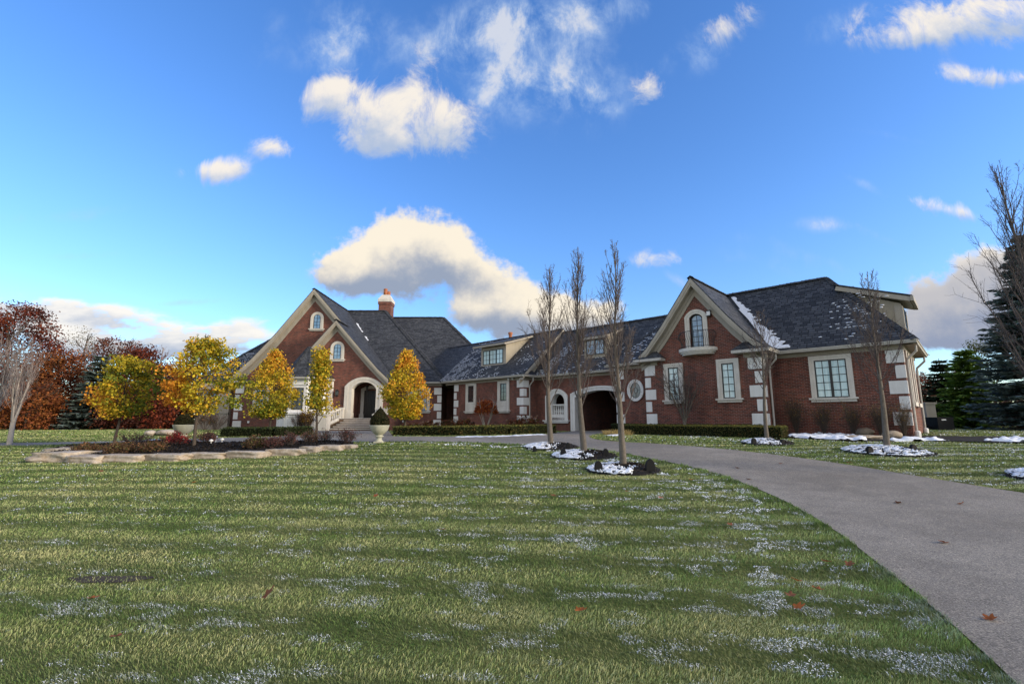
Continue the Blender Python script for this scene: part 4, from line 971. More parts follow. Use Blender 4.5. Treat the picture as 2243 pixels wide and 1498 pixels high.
def sheet(name, poly, step, mat_, lift, kind='structure', parent=None, disp=None, col=None):
    a, F_ = tri_fill(poly, step); z = gz(a[:, 0], a[:, 1]) + lift
    if disp is not None: z = z + disp(a[:, 0], a[:, 1])
    o = bigmesh(name, np.column_stack([a, z]), F_, mat_, parent, col=None if col is None else col(a[:, 0], a[:, 1]), k=3, smooth=True)
    if kind: o['kind'] = kind
    return o

gxs = np.concatenate([np.linspace(-420, -60, 24)[:-1], np.arange(-60, 60.01, .8), np.linspace(60, 420, 24)[1:]])
gys = np.concatenate([np.linspace(-60, -8, 12)[:-1], np.arange(-8, 70.01, .8), np.linspace(70, 600, 30)[1:]])
X_, Y_ = np.meshgrid(gxs, gys); nx, ny = len(gxs), len(gys)
V_ = np.column_stack([X_.ravel(), Y_.ravel(), gz(X_.ravel(), Y_.ravel())])
ii = (np.arange(ny - 1)[:, None] * nx + np.arange(nx - 1)[None]).ravel()
lawn = bigmesh('lawn', V_, np.column_stack([ii, ii + 1, ii + nx + 1, ii + nx]), 'lawn', smooth=True); lawn['kind'] = 'structure'

NEAR = gpl([(2290, 1570), (2221, 1495), (2146, 1425), (2046, 1335), (1941, 1250), (1821, 1155), (1696, 1085), (1571, 1037), (1473, 1014), (1422, 1005), (1357, 991), (1274, 981.5), (1173, 976), (1120, 972.5), (1000, 968.5), (880, 967), (777, 969)])
NEAR = [(2.62, .3), (2.62, 1.6)] + NEAR if NEAR[0][0] > 2.6 else [(NEAR[0][0] + .1, -3.0)] + NEAR
FARR = gpl([(2330, 1094), (2243, 1081), (2023, 1046), (1875, 1021), (1728, 1000), (1580, 983), (1440, 972), (1359, 968), (1308, 964), (1288, 957.5), (1298, 952), (1330, 948.5)])
FAR0 = (FARR[0][0] + 6, FARR[0][1] - 3.2)
gate_r = P3(-13.3, 1.35, 0)[:2]; gate_l = P3(-17.3, 1.35, 0)[:2]; gin_r = P3(-13.3, 7.2, 0)[:2]; gin_l = P3(-17.3, 7.2, 0)[:2]
FARL = gpl([(1200, 951), (1088, 955), (970, 956.5), (860, 956)]) + [(-8.6, 33.2), (-13.9, 33.2)] + gpl([(691, 953), (580, 957.5), (466, 960), (380, 963), (299, 965), (238, 967), (60, 970)]) + [(-34, 22.5), (-60, 21)]
NEARL = [(-60, 18.6), (-34, 20.4)] + gpl([(60, 976), (238, 970), (299, 969), (380, 969), (466, 972), (600, 974), (700, 971.5)])
DRIVE = smooth_line(NEAR, 1) + NEARL[::-1] + FARL[::-1] + [gate_l, gin_l, gin_r, gate_r] + smooth_line(FARR[::-1], 1) + [FAR0, (FAR0[0] + 3, FAR0[1] - 9), (9, -3)]
drive = sheet('driveway', DRIVE, .45, 'asphalt', .014)

BED = smooth_line(gpl([(84, 1002), (140, 1010), (230, 1009), (330, 1007), (430, 1004), (520, 1000), (600, 994), (680, 987), (750, 982), (776, 977), (772, 972), (690, 971), (560, 974), (450, 976), (425, 969), (370, 967.5), (335, 971), (240, 978), (160, 981), (105, 988)]), 1)
def bedz(x, y): return np.minimum(.16, .05 + .2 * polydist(x, y, BED + BED[:1])) * .8 + .05 * fbm(x * 5, y * 5, 3)
bed = sheet('mulch_bed', BED, .16, 'mulch', .01, disp=bedz)
rng = np.random.default_rng(8); bb_ = np.array(BED); q = rng.uniform(bb_.min(0), bb_.max(0), (16000, 2)); q = q[inpoly(q[:, 0], q[:, 1], BED)]; P = np.column_stack([q, gz(q[:, 0], q[:, 1]) + .025 + bedz(q[:, 0], q[:, 1])])
cards('bark_chips', P, rng.uniform(.04, .10, len(P)), pick([(.006, .005, .005), (.014, .011, .009), (.028, .02, .015)], len(P), rng), 'painted', aspect=.5, nrm=np.array([0, 0, 2.0]), rng=rng)['kind'] = 'stuff'
STRIP = gpl([(1700, 957), (1780, 952), (1880, 951), (1990, 956), (2080, 957), (2300, 958.5), (2300, 974), (2150, 970), (2000, 967), (1870, 968), (1760, 962), (1700, 960)])
strip = sheet('mulch_bed', STRIP, .18, 'mulch', .02, disp=lambda x, y: .05 * fbm(x * 5, y * 5, 3))
SNOWP = [gpl([(1722, 957.5), (1790, 954.5), (1850, 955), (1895, 961), (1900, 967.3), (1820, 964.5), (1745, 961)]), gpl([(1935, 967), (2010, 964), (2090, 967), (2060, 968), (1990, 967.8)]), gpl([(2150, 967.5), (2210, 963), (2290, 964), (2290, 973), (2200, 970.3)]),
         gpl([(300, 966.5), (340, 963), (372, 964), (360, 967), (318, 968.5)]), gpl([(995, 957), (1090, 955.5), (1195, 951.5), (1196, 953), (1090, 957.3), (1000, 958.3)]), gpl([(1320, 954.5), (1352, 952), (1375, 953), (1352, 955.4)])]
for i, sp_ in enumerate(SNOWP):     # ragged patches: the noise lets the ground show through
    thin_ = i >= 3
    o = sheet('snow_patch', sp_, .07, 'snow', .012 if thin_ else .035, kind='stuff', disp=lambda x, y, sp_=sp_, thin_=thin_: (.03 if thin_ else .06) * np.minimum(1, 5 * polydist(x, y, sp_ + sp_[:1])) + (.06 if thin_ else .30) * (fbm(x * 5, y * 8, 9) - .50))
PLACES = []          # round holes in the grass: (x, y, r)

# ------------------------------------------------------------------ grass
FLK = []
def grass():
    rng = np.random.default_rng(11); Vs = []; Fs = []; Cs = []; nb = 0
    rings_ = [(1.7, 3.2, 10000, .0016, .024), (3.2, 5, 7000, .0022, .025), (5, 7.5, 3600, .0034, .026), (7.5, 11, 1600, .0058, .028), (11, 16, 680, .010, .031), (16, 24, 270, .018, .036), (24, 36, 80, .034, .045)]
    nearL = NEAR
    for (a, b, dens, wd, ht) in rings_:
        xm = 1.22 * b + 1.5; n = int(dens * (b - a) * 2 * xm)
        x = rng.uniform(-xm, xm, n); y = rng.uniform(a, b, n)
        k = np.abs(x) < 1.2 * y + 1.5; x, y = x[k], y[k]
        jx = (vn(x * 5, y * 5, 15) - .5) * .10; k = ~inpoly(x + jx, y + jx, DRIVE) & ~inpoly(x, y, BED) & ~inpoly(x, y, STRIP)
        for (cx_, cy_, r_) in PLACES:
            k &= np.hypot(x - cx_, y - cy_) > r_ * (.94 + .1 * vn(x * 6, y * 6, 2))
        k &= ~((y > 33) & (x < -3)) & ~((x * NX + (y) * NY) > (OX * NX + OY * NY) + .1) | (x > 17) | ((x < -24) & (y < 36))
        hole = np.hypot((x + 4.05) / .5, (y - 5.05) / .16) + (fbm(x * 9, y * 9, 8) - .5) * .9
        k &= (hole > 1) | (rng.random(len(x)) < .30)
        x, y = x[k], y[k]; n = len(x)
        if n == 0: continue
        edge = polydist(x, y, nearL)
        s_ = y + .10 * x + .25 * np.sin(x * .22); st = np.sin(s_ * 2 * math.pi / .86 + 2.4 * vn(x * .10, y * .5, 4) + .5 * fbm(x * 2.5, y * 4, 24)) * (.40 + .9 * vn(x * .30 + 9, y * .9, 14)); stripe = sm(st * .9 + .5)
        big_ = fbm(x * .35, y * .5, 31); mid = fbm(x * 1.6, y * 2.2, 41); straw = np.clip(.34 + .22 * stripe + .85 * (mid - .5) + .5 * (big_ - .5) + rng.normal(size=n) * .22, 0, 1)
        near_edge = np.exp(-edge / .35); straw = straw * (1 - .75 * near_edge)
        green = np.array([.062, .140, .028]); green2 = np.array([.150, .235, .055]); str_ = np.array([.50, .465, .235])
        t_ = rng.random((n, 1)); col = green * (1 - t_) + green2 * t_
        w = (straw ** 1.4)[:, None]; col = (col * (1 - w * .85) + str_ * w * .85) * 1.16
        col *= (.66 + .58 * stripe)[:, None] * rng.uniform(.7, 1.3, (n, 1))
        h = ht * rng.uniform(.5, 1.3, n) * (.65 + .75 * fbm(x * 3.1, y * 3.1, 91)) * (1 + .9 * near_edge)
        # snow caught on the blades
        ln = fbm(x * 3.2, s_ * 9.0, 51, 3); cl = vn(x * 7, y * 9, 61); reg = sm((x * .42 + 3.2 - .10 * y) / 5) * .85 + .28
        reg = reg * (1 - sm((y - 12) / 9) * .75)
        track = np.exp(-((edge - 1.15 - .1 * np.sin(y * 1.7)) / .16) ** 2) + .6 * np.exp(-((edge - .55) / .14) ** 2)
        ridge = np.clip(st * -.4 + .6, 0, 1)
        sn = reg * (ln * .95 + cl * .42 + .22 * ridge - .89) * 4.5 + track * (fbm(x * 2.3, y * 2.3, 81) * 1.4 + cl * .6 - .86) * 2.4
        sn = sn * np.where((y > 11) & (x > 7), .35, 1); sn = np.maximum(sn, (y > 11) * (x > 7) * (fbm(x * 1.2, y * 2.5, 71) - .52) * 1.8)
        snow = rng.random(n) < np.clip(sn, 0, .9) * .22
        snow &= edge > .12
        fk = (rng.random(n) < np.clip(sn, 0, 1) ** 1.2 * .55) & (edge > .12)
        if fk.any():
            fx, fy = x[fk], y[fk]; m_ = len(fx); fs_ = np.clip(wd * 3.3, .0055, .05) * rng.uniform(.25, 1.0, m_) ** 1.3 * (1 + .6 * track[fk])
            FLK.append((np.column_stack([fx, fy, gz(fx, fy) + ht * rng.uniform(.45, .95, m_)]), fs_))
        ang = rng.uniform(0, 2 * math.pi, n); lean = rng.uniform(.15, .95, n) * h
        lx, ly = np.cos(ang) * lean + .012 * np.sign(st), np.sin(ang) * lean
        px_, py_ = -np.sin(ang + rng.normal(size=n)) * wd, np.cos(ang + rng.normal(size=n)) * wd
        z = gz(x, y) - .004
        zt = np.where(snow, h * .85, h)
        wsn = np.where(snow, 1.7, 1.0)
        A = np.column_stack([x - px_, y - py_, z]); B = np.column_stack([x + px_, y + py_, z])
        T = np.column_stack([x + lx, y + ly, z + zt]); 
        q = .62
        Mm = np.column_stack([x + lx * .35 + px_ * q * wsn, y + ly * .35 + py_ * q * wsn, z + zt * .72]); Mn = np.column_stack([x + lx * .35 - px_ * q * wsn, y + ly * .35 - py_ * q * wsn, z + zt * .72])
        V_ = np.stack([A, B, Mm, T, Mn], 1).reshape(-1, 3); Vs.append(V_)
        base = nb + np.arange(n) * 5; Fs.append(np.column_stack([base, base + 1, base + 2, base + 4])); Fs.append(np.column_stack([base + 4, base + 2, base + 3, base + 3]))
        fr_ = np.clip(sn * .32 + .04 * reg * ln, 0, .34)[:, None] * rng.uniform(.2, 1.2, (n, 1)); col = col * (1 - fr_) + np.array([.60, .66, .70]) * fr_
        sc = np.array([.66, .70, .80]) * rng.uniform(.75, 1.1, (n, 1))
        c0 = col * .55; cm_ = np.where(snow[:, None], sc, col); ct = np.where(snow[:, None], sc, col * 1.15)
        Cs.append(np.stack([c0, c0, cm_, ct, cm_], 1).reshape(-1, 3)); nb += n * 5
    return np.concatenate(Vs), Fs, np.concatenate(Cs)

# ================================================================== PLANTS
stone_mat('twig_pale', (.20, .165, .155), (.30, .25, .235), 6, .85, .1)
class Wood:
    """branch skeleton -> tapered tubes in one mesh"""
    def __init__(s): s.V = []; s.F = []; s.n = 0; s.tips = []
    def br(s, pts, r0, r1, k=5):
        P = np.asarray(pts, float); n = len(P); d = np.gradient(P, axis=0); d = unit(d)
        ref = np.where(np.abs(d[:, :1]) < .8, np.array([[1., 0, 0]]), np.array([[0, 1., 0]])); ref = np.broadcast_to(ref[0], d.shape)
        a = unit(ref - d * (ref * d).sum(1, keepdims=True)); b = np.cross(d, a); r = np.linspace(r0, r1, n)
        th = np.arange(k) * 2 * math.pi / k
        V_ = P[:, None] + (a[:, None] * np.cos(th)[None, :, None] + b[:, None] * np.sin(th)[None, :, None]) * r[:, None, None]
        s.V.append(V_.reshape(-1, 3)); i = np.arange(n - 1)[:, None] * k; j = np.arange(k)[None]; j2 = (j + 1) % k
        s.F.append(np.stack([i + j, i + j2, i + k + j2, i + k + j], -1).reshape(-1, 4) + s.n); s.n += n * k
    def build(s, name, mat_, parent):
        return bigmesh(name, np.concatenate(s.V), np.concatenate(s.F), mat_, parent, smooth=True)
def curve(p, d, ln, n, up, rng, wob=.05):
    p = np.array(p, float); d = np.array(d, float); pts = [p.copy()]
    for i in range(n):
        d = unit(d + np.array([0, 0, up]) + rng.normal(size=3) * wob); p = p + d * ln / n; pts.append(p.copy())
    return pts, d
def twiggy(w, p, d, ln, r, lev, rng, up=.12, ratio=.55, nk=4, spread=.55, thin=.0035):
    n = 5 if lev > 0 else 3
    pts, dd = curve(p, d, ln, n, up, rng, .07); w.br(pts, r, max(r * .35, thin), 5 if r > .02 else 3)
    w.tips.append(pts[-1])
    if lev <= 0: return
    for i in range(nk):
        t_ = rng.uniform(.25, .98); q = np.array(pts[min(int(t_ * n), n - 1)]) * (1 - (t_ * n) % 1) + np.array(pts[min(int(t_ * n) + 1, n)]) * ((t_ * n) % 1)
        side = unit(rng.normal(size=3)); nd = unit(unit(np.array(pts[-1]) - pts[0]) + side * spread)
        twiggy(w, q, nd, ln * ratio * rng.uniform(.6, 1.1) * (1.15 - .5 * t_), max(r * .5 * (1 - .4 * t_), thin), lev - 1, rng, up, ratio, nk, spread, thin)

def bare_columnar(px, py, top_py, hw_px, label, group, seed, clear=.19, dens=1.0, fork=False, mat_='bark'):
    rng = np.random.default_rng(seed); b = gp(px, py); dist = b[1]; sc = dist / 1058
    ht = (py - top_py) * sc; hw = hw_px * sc
    root = empty('bare_tree', b, label, 'bare tree', group)
    w = Wood(); r0 = ht * .0135 + .02
    pts, _ = curve(b - [0, 0, .05], [rng.normal() * .02, rng.normal() * .02, 1], ht, 14, .22, rng, .03); w.br(pts[:9], r0 * .95, r0 * .33, 8)
    w.br(pts[8:], r0 * .33, .005, 6)
    w.br([pts[0], b + [0, 0, .12]], r0 * 1.5, r0 * 1.02, 8)
    tr = w.build('trunk', mat_, root)
    w = Wood(); nbm = int(46 * dens)
    for i in range(nbm):
        t_ = clear + (.93 - clear) * ((i + rng.random()) / nbm) ** .85
        k = min(int(t_ * 14), 13); q = np.array(pts[k]) * (1 - (t_ * 14 - k)) + np.array(pts[k + 1]) * (t_ * 14 - k)
        a = i * 2.399 + rng.normal() * .4; out_ = np.array([math.cos(a), math.sin(a), 0])
        ln = ht * (.37 * (1 - t_) + .07) * rng.uniform(.75, 1.15); asp = hw / (ht * .185)
        d = unit(out_ * rng.uniform(.6, 1.4) * asp * (1.05 - .55 * t_) + np.array([0, 0, .8]))
        r = max(.0045, r0 * .21 * (1 - t_ * .7)); th_ = .0027 * dist / 14 + .0008
        n = 7; bp, dd = curve(q, d, ln, n, .115, rng, .05); w.br(bp, r, th_ * 1.3, 5 if r > .012 else 4)
        m2 = max(5, int(ln * 8.5))
        for j in range(m2):
            tt = rng.uniform(.12, 1.0); kk = min(int(tt * n), n - 1); q2 = np.array(bp[kk]) * (1 - (tt * n - kk)) + np.array(bp[kk + 1]) * (tt * n - kk)
            ax = unit(np.array(bp[kk + 1]) - bp[kk]); nd = unit(ax + unit(rng.normal(size=3)) * rng.uniform(.35, .8)); l2 = ln * rng.uniform(.14, .40) * (1.1 - .6 * tt)
            p2, _ = curve(q2, nd, l2, 4, .10, rng, .08); w.br(p2, max(r * .42 * (1 - .5 * tt), th_ * 1.2), th_, 3)
            for s_ in range(4):
                t3 = rng.integers(1, 5); nd3 = unit(nd + unit(rng.normal(size=3)) * .8); p3, _ = curve(p2[t3], nd3, l2 * rng.uniform(.2, .5), 2, .08, rng, .1); w.br(p3, th_, th_ * .8, 3)
    o = w.build('branches', 'twig', root)
    return root, b

LOBE = [0]
def crown_pts(c, hw, hd, z0, z1, prof, ncl, nleaf, rng, rad=.30, shell=.55, tb=.9):
    """leaf positions in clusters through a crown; prof(t) gives the relative radius at height t"""
    P = []; ids = []; ph = rng.uniform(0, 50)
    for i in range(ncl):
        t_ = rng.random() ** tb; a = rng.uniform(0, 2 * math.pi); r = prof(t_) * (.62 + .62 * fbm(np.array([math.cos(a) * 1.6 + ph]), np.array([math.sin(a) * 1.6 + t_ * 3.2]), 3)[0] * 1.25); q = (shell + (1 - shell) * rng.random() ** .6)
        cc_ = np.array([c[0] + math.cos(a) * r * hw * q, c[1] + math.sin(a) * r * hd * q, z0 + (z1 - z0) * t_])
        m_ = rng.poisson(nleaf); P.append(cc_ + np.clip(rng.normal(size=(m_, 3)), -1.7, 1.7) * rad * np.array([1, 1, .75]) * rng.uniform(.6, 1.2)); ids.append(np.full(m_, i))
    return np.concatenate(P), np.concatenate(ids)
def leafy_tree(px, py, top_py, bot_py, hw_px, label, group, seed, prof, colfn, name='pear_tree', ncl=130, nleaf=42, leaf=.10, trunk_r=None, cat='tree', dx=0, mat_='bark_dark', rad=.26, shell=.5, Y=None, tb=1.0, lobes=()):
    rng = np.random.default_rng(seed); b = gp(px, py)
    if Y: r_ = ray(px, py); b = r_ * (Y / r_[1]); b = np.array([b[0], b[1], g1(b[0], b[1])])
    sc = b[1] / 1058; z0 = b[2] + (py - bot_py) * sc; z1 = b[2] + (py - top_py) * sc; hw = hw_px * sc; ht = z1 - b[2]
    root = empty(name, b, label, cat, group); c_ = (b[0] + dx * sc, b[1])
    P, ids = crown_pts(c_, hw - rad * .6, hw - rad * .6, z0 + rad * .5, z1 - rad * .6, prof, ncl, nleaf, rng, rad, shell, tb)
    for (lx, ly, lr) in lobes:            # side branches that stand out of the crown
        lc = np.array([b[0] + (lx - px) * sc, b[1] + rng.normal() * .1, b[2] + (py - ly) * sc]); m_ = int(nleaf * 5 * (lr / 20) ** 1.3)
        P = np.concatenate([P, lc + np.clip(rng.normal(size=(m_, 3)), -1.8, 1.8) * lr * sc * np.array([.55, .45, .36])]); ids = np.concatenate([ids, np.full(m_, ids.max() + 1)])
    w = Wood(); tr = trunk_r or max(.05, ht * .016)
    pts, _ = curve(b - [0, 0, .05], [dx * sc / ht * .9, 0, 1], ht * .88, 12, .1, rng, .03); w.br(pts, tr, tr * .15, 8); w.br([pts[0], b + [0, 0, .15]], tr * 1.5, tr, 8)
    for i in range(26):
        t_ = rng.uniform(.28, .9); k = int(t_ * 12); a = i * 2.4; h0 = pts[k]
        tt = (h0[2] - z0) / (z1 - z0); d = unit(np.array([math.cos(a), math.sin(a), .9])); ln = max(.25, hw * prof(min(max(tt + .15, 0), 1)) * .95)
        q, _ = curve(h0, d, ln, 5, .10, rng, .08); w.br(q, tr * .38 * (1 - t_ * .6), .008, 5)
    w.build('trunk', mat_, root)
    rel = np.column_stack([(P[:, 0] - c_[0]) / hw, (P[:, 1] - c_[1]) / hw, (P[:, 2] - z0) / (z1 - z0)])
    cr = rng.random(ids.max() + 1)[ids]
    col = colfn(rel, cr, rng) * rng.uniform(.72, 1.28, (len(P), 1))
    cards('crown', P, leaf * rng.uniform(.65, 1.2, len(P)), col, parent=root, rng=rng, aspect=.72)
    return root

def lerp3(a, b, t): t = np.clip(t, 0, 1)[:, None]; return np.asarray(a) * (1 - t) + np.asarray(b) * t
GRN, YEL, ORG, DKG = (.145, .185, .018), (.56, .41, .026), (.66, .27, .03), (.035, .062, .010)
def pear_cols(fo, wo=1.0, g=GRN):
    def f(rel, cr, rng):
        o = np.clip(fo(rel) + .07 + (cr - .5) * .75 + rng.normal(size=len(cr)) * .12, 0, 1)
        return np.where((o < .5)[:, None], lerp3(g, YEL, o * 2), lerp3(YEL, ORG, (o - .5) * 2 * wo))
    return f
teardrop = lambda t: max(.04, (1 - ((t - .3) / .7) ** 1.45) if t > .3 else .50 + 1.67 * t)
ovoid = lambda t: max(.12, math.sin(math.pi * min(.98, .12 + .80 * t)) ** .7)
G1 = 'pear trees in autumn leaf'
leafy_tree(590, 946, 762, 912, 58, 'broad teardrop pear tree, green below and gold at the top, by the big gable', G1, 1, teardrop, pear_cols(lambda r: .05 + .62 * r[:, 2] + .22 * r[:, 0]), ncl=340, nleaf=28, leaf=.13, rad=.17, shell=.4, tb=1.5)
leafy_tree(692, 977, 757, 906, 33, 'slender olive green pear tree standing before the turret window', G1, 2, lambda t: max(.10, .95 * (1 - t) ** .9 + .10 * math.sin(t * 17)), pear_cols(lambda r: .12 + .25 * r[:, 2] + .15 * r[:, 0]), ncl=120, nleaf=30, leaf=.105, rad=.16, shell=.3, mat_='bark_dark')
leafy_tree(886, 950, 765, 915, 55, 'orange and gold pear tree right of the front steps', G1, 3, teardrop, pear_cols(lambda r: .25 + .52 * r[:, 2] + .22 * r[:, 0]), ncl=340, nleaf=28, leaf=.13, rad=.17, shell=.4, tb=1.5)
leafy_tree(424, 986, 738, 908, 68, 'large gold and olive pear tree beside the left urn in the planter', G1, 4, lambda t: ovoid(t) * (1.0 if t < .7 else .8), pear_cols(lambda r: .34 - .9 * r[:, 0] * (r[:, 0] < 0) - .1 * r[:, 2] + .0), ncl=190, nleaf=34, leaf=.105, rad=.15, shell=.3, dx=-2, lobes=[(455, 752, 22), (478, 770, 20), (372, 868, 24), (352, 880, 14), (390, 838, 26), (505, 835, 22), (498, 880, 22), (410, 805, 26), (362, 845, 16)])
leafy_tree(248, 985, 780, 912, 58, 'smaller olive and orange pear tree at the left end of the planter', G1, 5, lambda t: ovoid(t) if t > .3 else .55 + t * 1.2, pear_cols(lambda r: .22 - 1.1 * r[:, 0] * (r[:, 0] < -.1) * (r[:, 2] < .6) - .1 * r[:, 2], g=(.11, .145, .016)), ncl=140, nleaf=34, leaf=.105, rad=.15, shell=.3, dx=4, lobes=[(210, 858, 22), (180, 878, 13), (215, 890, 18), (330, 858, 26), (345, 838, 14), (238, 800, 20), (300, 800, 22), (318, 815, 18), (290, 895, 20)])

# bare trees along the drive
G2 = 'bare columnar trees along the drive'
RINGS = []
for a in ((1207, 980, 558, 40, 'bare columnar tree before the arched opening, farthest of the three in the lawn', 21), (1280, 999, 518, 38, 'bare columnar tree in front of the carriage arch, middle of the three in the lawn', 22), (1365, 1030, 510, 47, 'bare columnar tree before the oval window, nearest of the three in the lawn', 23)):
    _, b = bare_columnar(*a[:5], G2, a[5]); RINGS.append(b)
_, b = bare_columnar(1681, 971, 668, 46, 'low branching bare tree across the drive at the end of the clipped hedge', G2, 24, clear=.36, dens=.9); RINGS.append(b)
_, b = bare_columnar(1944, 990, 572, 52, 'bare tree across the drive in front of the right end wall', G2, 25, clear=.27); RINGS.append(b)
_, b = bare_columnar(2335, 1050, 300, 75, 'tall bare tree at the right edge of the lawn before the blue spruce', G2, 26, clear=.16, dens=1.2); RINGS.append(b)

MUL = [('far', .95), ('mid', .98), ('near', .88), ('hedge', .85), ('end', 1.15), ('edge', .9)]
RL = ['mulch ring under the farthest of the three lawn trees, snow on its left side', 'mulch ring under the middle lawn tree, snow on its left side', 'mulch ring under the nearest lawn tree, snow on its left side',
      'small mulch ring by the end of the clipped hedge, mostly dark', 'wide mulch ring before the right end wall, largely under snow', 'mulch ring at the right edge of the picture under snow']
for i, (b, (nm, R)) in enumerate(zip(RINGS, MUL)):
    rng = np.random.default_rng(40 + i); PLACES.append((b[0], b[1], R * .93))
    th = np.linspace(0, 2 * math.pi, 60, endpoint=False); rr = np.linspace(0, 1, 22); T_, R_ = np.meshgrid(th, rr)
    wob = 1 + .10 * (fbm(np.cos(T_) * 2 + i * 9, np.sin(T_) * 2, 5) - .5) * 2
    x = b[0] + np.cos(T_) * R_ * R * wob; y = b[1] + np.sin(T_) * R_ * R * wob * .95
    z = gz(x, y) + .01 + .13 * (1 - R_ ** 2.2) + .05 * (fbm(x * 9, y * 9, 2) - .4) * (R_ < .97)
    V_ = np.column_stack([x.ravel(), y.ravel(), z.ravel()]); n = 60; k = (np.arange(21)[:, None] * n + np.arange(n)[None]); k2 = (np.arange(21)[:, None] * n + (np.arange(n)[None] + 1) % n)
    F_ = np.stack([k, k2, k2 + n, k + n], -1).reshape(-1, 4)
    mr = bigmesh('mulch_ring', V_, F_, 'mulch', loc=tuple(b), smooth=True); tag(mr, RL[i], 'mulch ring', 'mulch rings around the bare trees')
    q = rng.normal(size=(900, 2)) * .45; q = q[np.hypot(*q.T) < .97]; P = np.column_stack([b[0] + q[:, 0] * R, b[1] + q[:, 1] * R]); rr_ = np.hypot(*q.T)
    P = np.column_stack([P, gz(P[:, 0], P[:, 1]) + .035 + .13 * (1 - rr_ ** 2.2)])
    cards('bark_chip', P, rng.uniform(.03, .075, len(P)), pick([(.010, .008, .007), (.03, .022, .017), (.05, .036, .026)], len(P), rng), 'painted', mr, aspect=.5, nrm=np.array([0, 0, 2.0]), rng=rng)['kind'] = 'stuff'
    # snow on the shaded left side
    gx, gy = np.meshgrid(np.linspace(-1, 1, 130), np.linspace(-1, 1, 130)); ins = (gx ** 2 + gy ** 2 < .98)
    sx_ = b[0] + gx * R; sy_ = b[1] + gy * R * .95
    lim = (-.15, -.2, -.24, -.15, .15, .35)[i]; den = sm((lim - gx + .75 * (fbm(sx_ * 4.5, sy_ * 6, 7 + i) - .5) * 2 - .15 * gy) / .16 + .5) * (fbm(sx_ * 9, sy_ * 12, 17) > (.36 if i < 3 else .46))
    keep = ins & (den > .5); r2 = gx ** 2 + gy ** 2
    zz = gz(sx_, sy_) + .03 + .13 * (1 - r2 ** 1.1) + .05 * (fbm(sx_ * 9, sy_ * 9, 2) - .4) + .03 * fbm(sx_ * 12, sy_ * 12, 4)
    idx = np.arange(130 * 130).reshape(130, 130); ck = keep[:-1, :-1] & keep[1:, :-1] & keep[:-1, 1:] & keep[1:, 1:]
    F_ = np.stack([idx[:-1, :-1], idx[:-1, 1:], idx[1:, 1:], idx[1:, :-1]], -1)[ck]
    if len(F_):
        V_ = np.column_stack([sx_.ravel(), sy_.ravel(), zz.ravel()]); us, inv_ = np.unique(F_, return_inverse=True)
        sn_ = bigmesh('snow', V_[us], inv_.reshape(-1, 4), 'snow', mr, smooth=True)
        md = sn_.modifiers.new('thick', 'SOLIDIFY'); md.thickness = .018; md.offset = 0
    q = rng.random((2600, 2)) * 2 - 1; q = q[np.hypot(*q.T) < .97]; fx, fy = b[0] + q[:, 0] * R, b[1] + q[:, 1] * R * .95; rr_ = np.hypot(*q.T)
    pr_ = sm((lim - q[:, 0] + .75 * (fbm(fx * 4.5, fy * 6, 7 + i) - .5) * 2 - .15 * q[:, 1] + .14) / .5 + .5) * .75
    k_ = rng.random(len(q)) < pr_; P = np.column_stack([fx, fy, gz(fx, fy) + .055 + .13 * (1 - rr_ ** 2.2)])[k_]
    if len(P): cards('snow_crumbs', P, rng.uniform(.02, .065, len(P)), np.tile([[.70, .74, .82]], (len(P), 1)), 'painted', mr, aspect=.8, nrm=np.array([0, 0, 2.5]), rng=rng)['kind'] = 'stuff'
# black landscape lights in the rings
LL = [(1171, 989, 'left of the farthest lawn tree', .6), (1244, 985, 'right of the farthest lawn tree', .8), (1234, 1003, 'left of the middle lawn tree', .9), (1327, 1003, 'right of the middle lawn tree', .9), (1311, 1036, 'left of the nearest lawn tree', .95), (1425, 1037, 'right of the nearest lawn tree', 1.1),
      (1652, 975, 'left of the tree at the hedge end', .8), (1715, 974, 'right of the tree at the hedge end', .6), (1906, 996, 'left of the tree before the right end wall', .8), (2002, 995, 'right of the tree before the right end wall', .9)]
for i, (px, py, lb, s) in enumerate(LL):
    b = gp(px, py); t_ = empty('landscape_light', b, 'black hooded landscape light in the mulch, ' + lb, 'garden light', 'black landscape lights'); t_.rotation_euler = (0, 0, 0)
    h = .30 * s; wd = .20 * s; flip = -1 if i % 2 else 1; prof = [(-wd * .5, -.04), (wd * .5, -.04), (wd * .5, h * .45)] + [(wd * .5 * math.cos(a) * (1 if a < 1.57 else 1), h * .45 + h * .55 * math.sin(a)) for a in np.linspace(.2, 2.6, 8)] + [(-wd * .5, h * .35)]
    F = lambda u, o, z, b=b, flip=flip: (b[0] + u * flip, b[1] - o, b[2] + z)
    mb = MB(); mb.prism(F, prof, -.05, .05); hd = mb.build('hood', 'black_plastic', t_, bevel=.01)
    mb = MB(); mb.lathe((b[0], b[1] - .07, b[2]), [(.075, -.03), (.075, .035), (.06, .05)], 12); mb.build('base', 'black_plastic', t_)

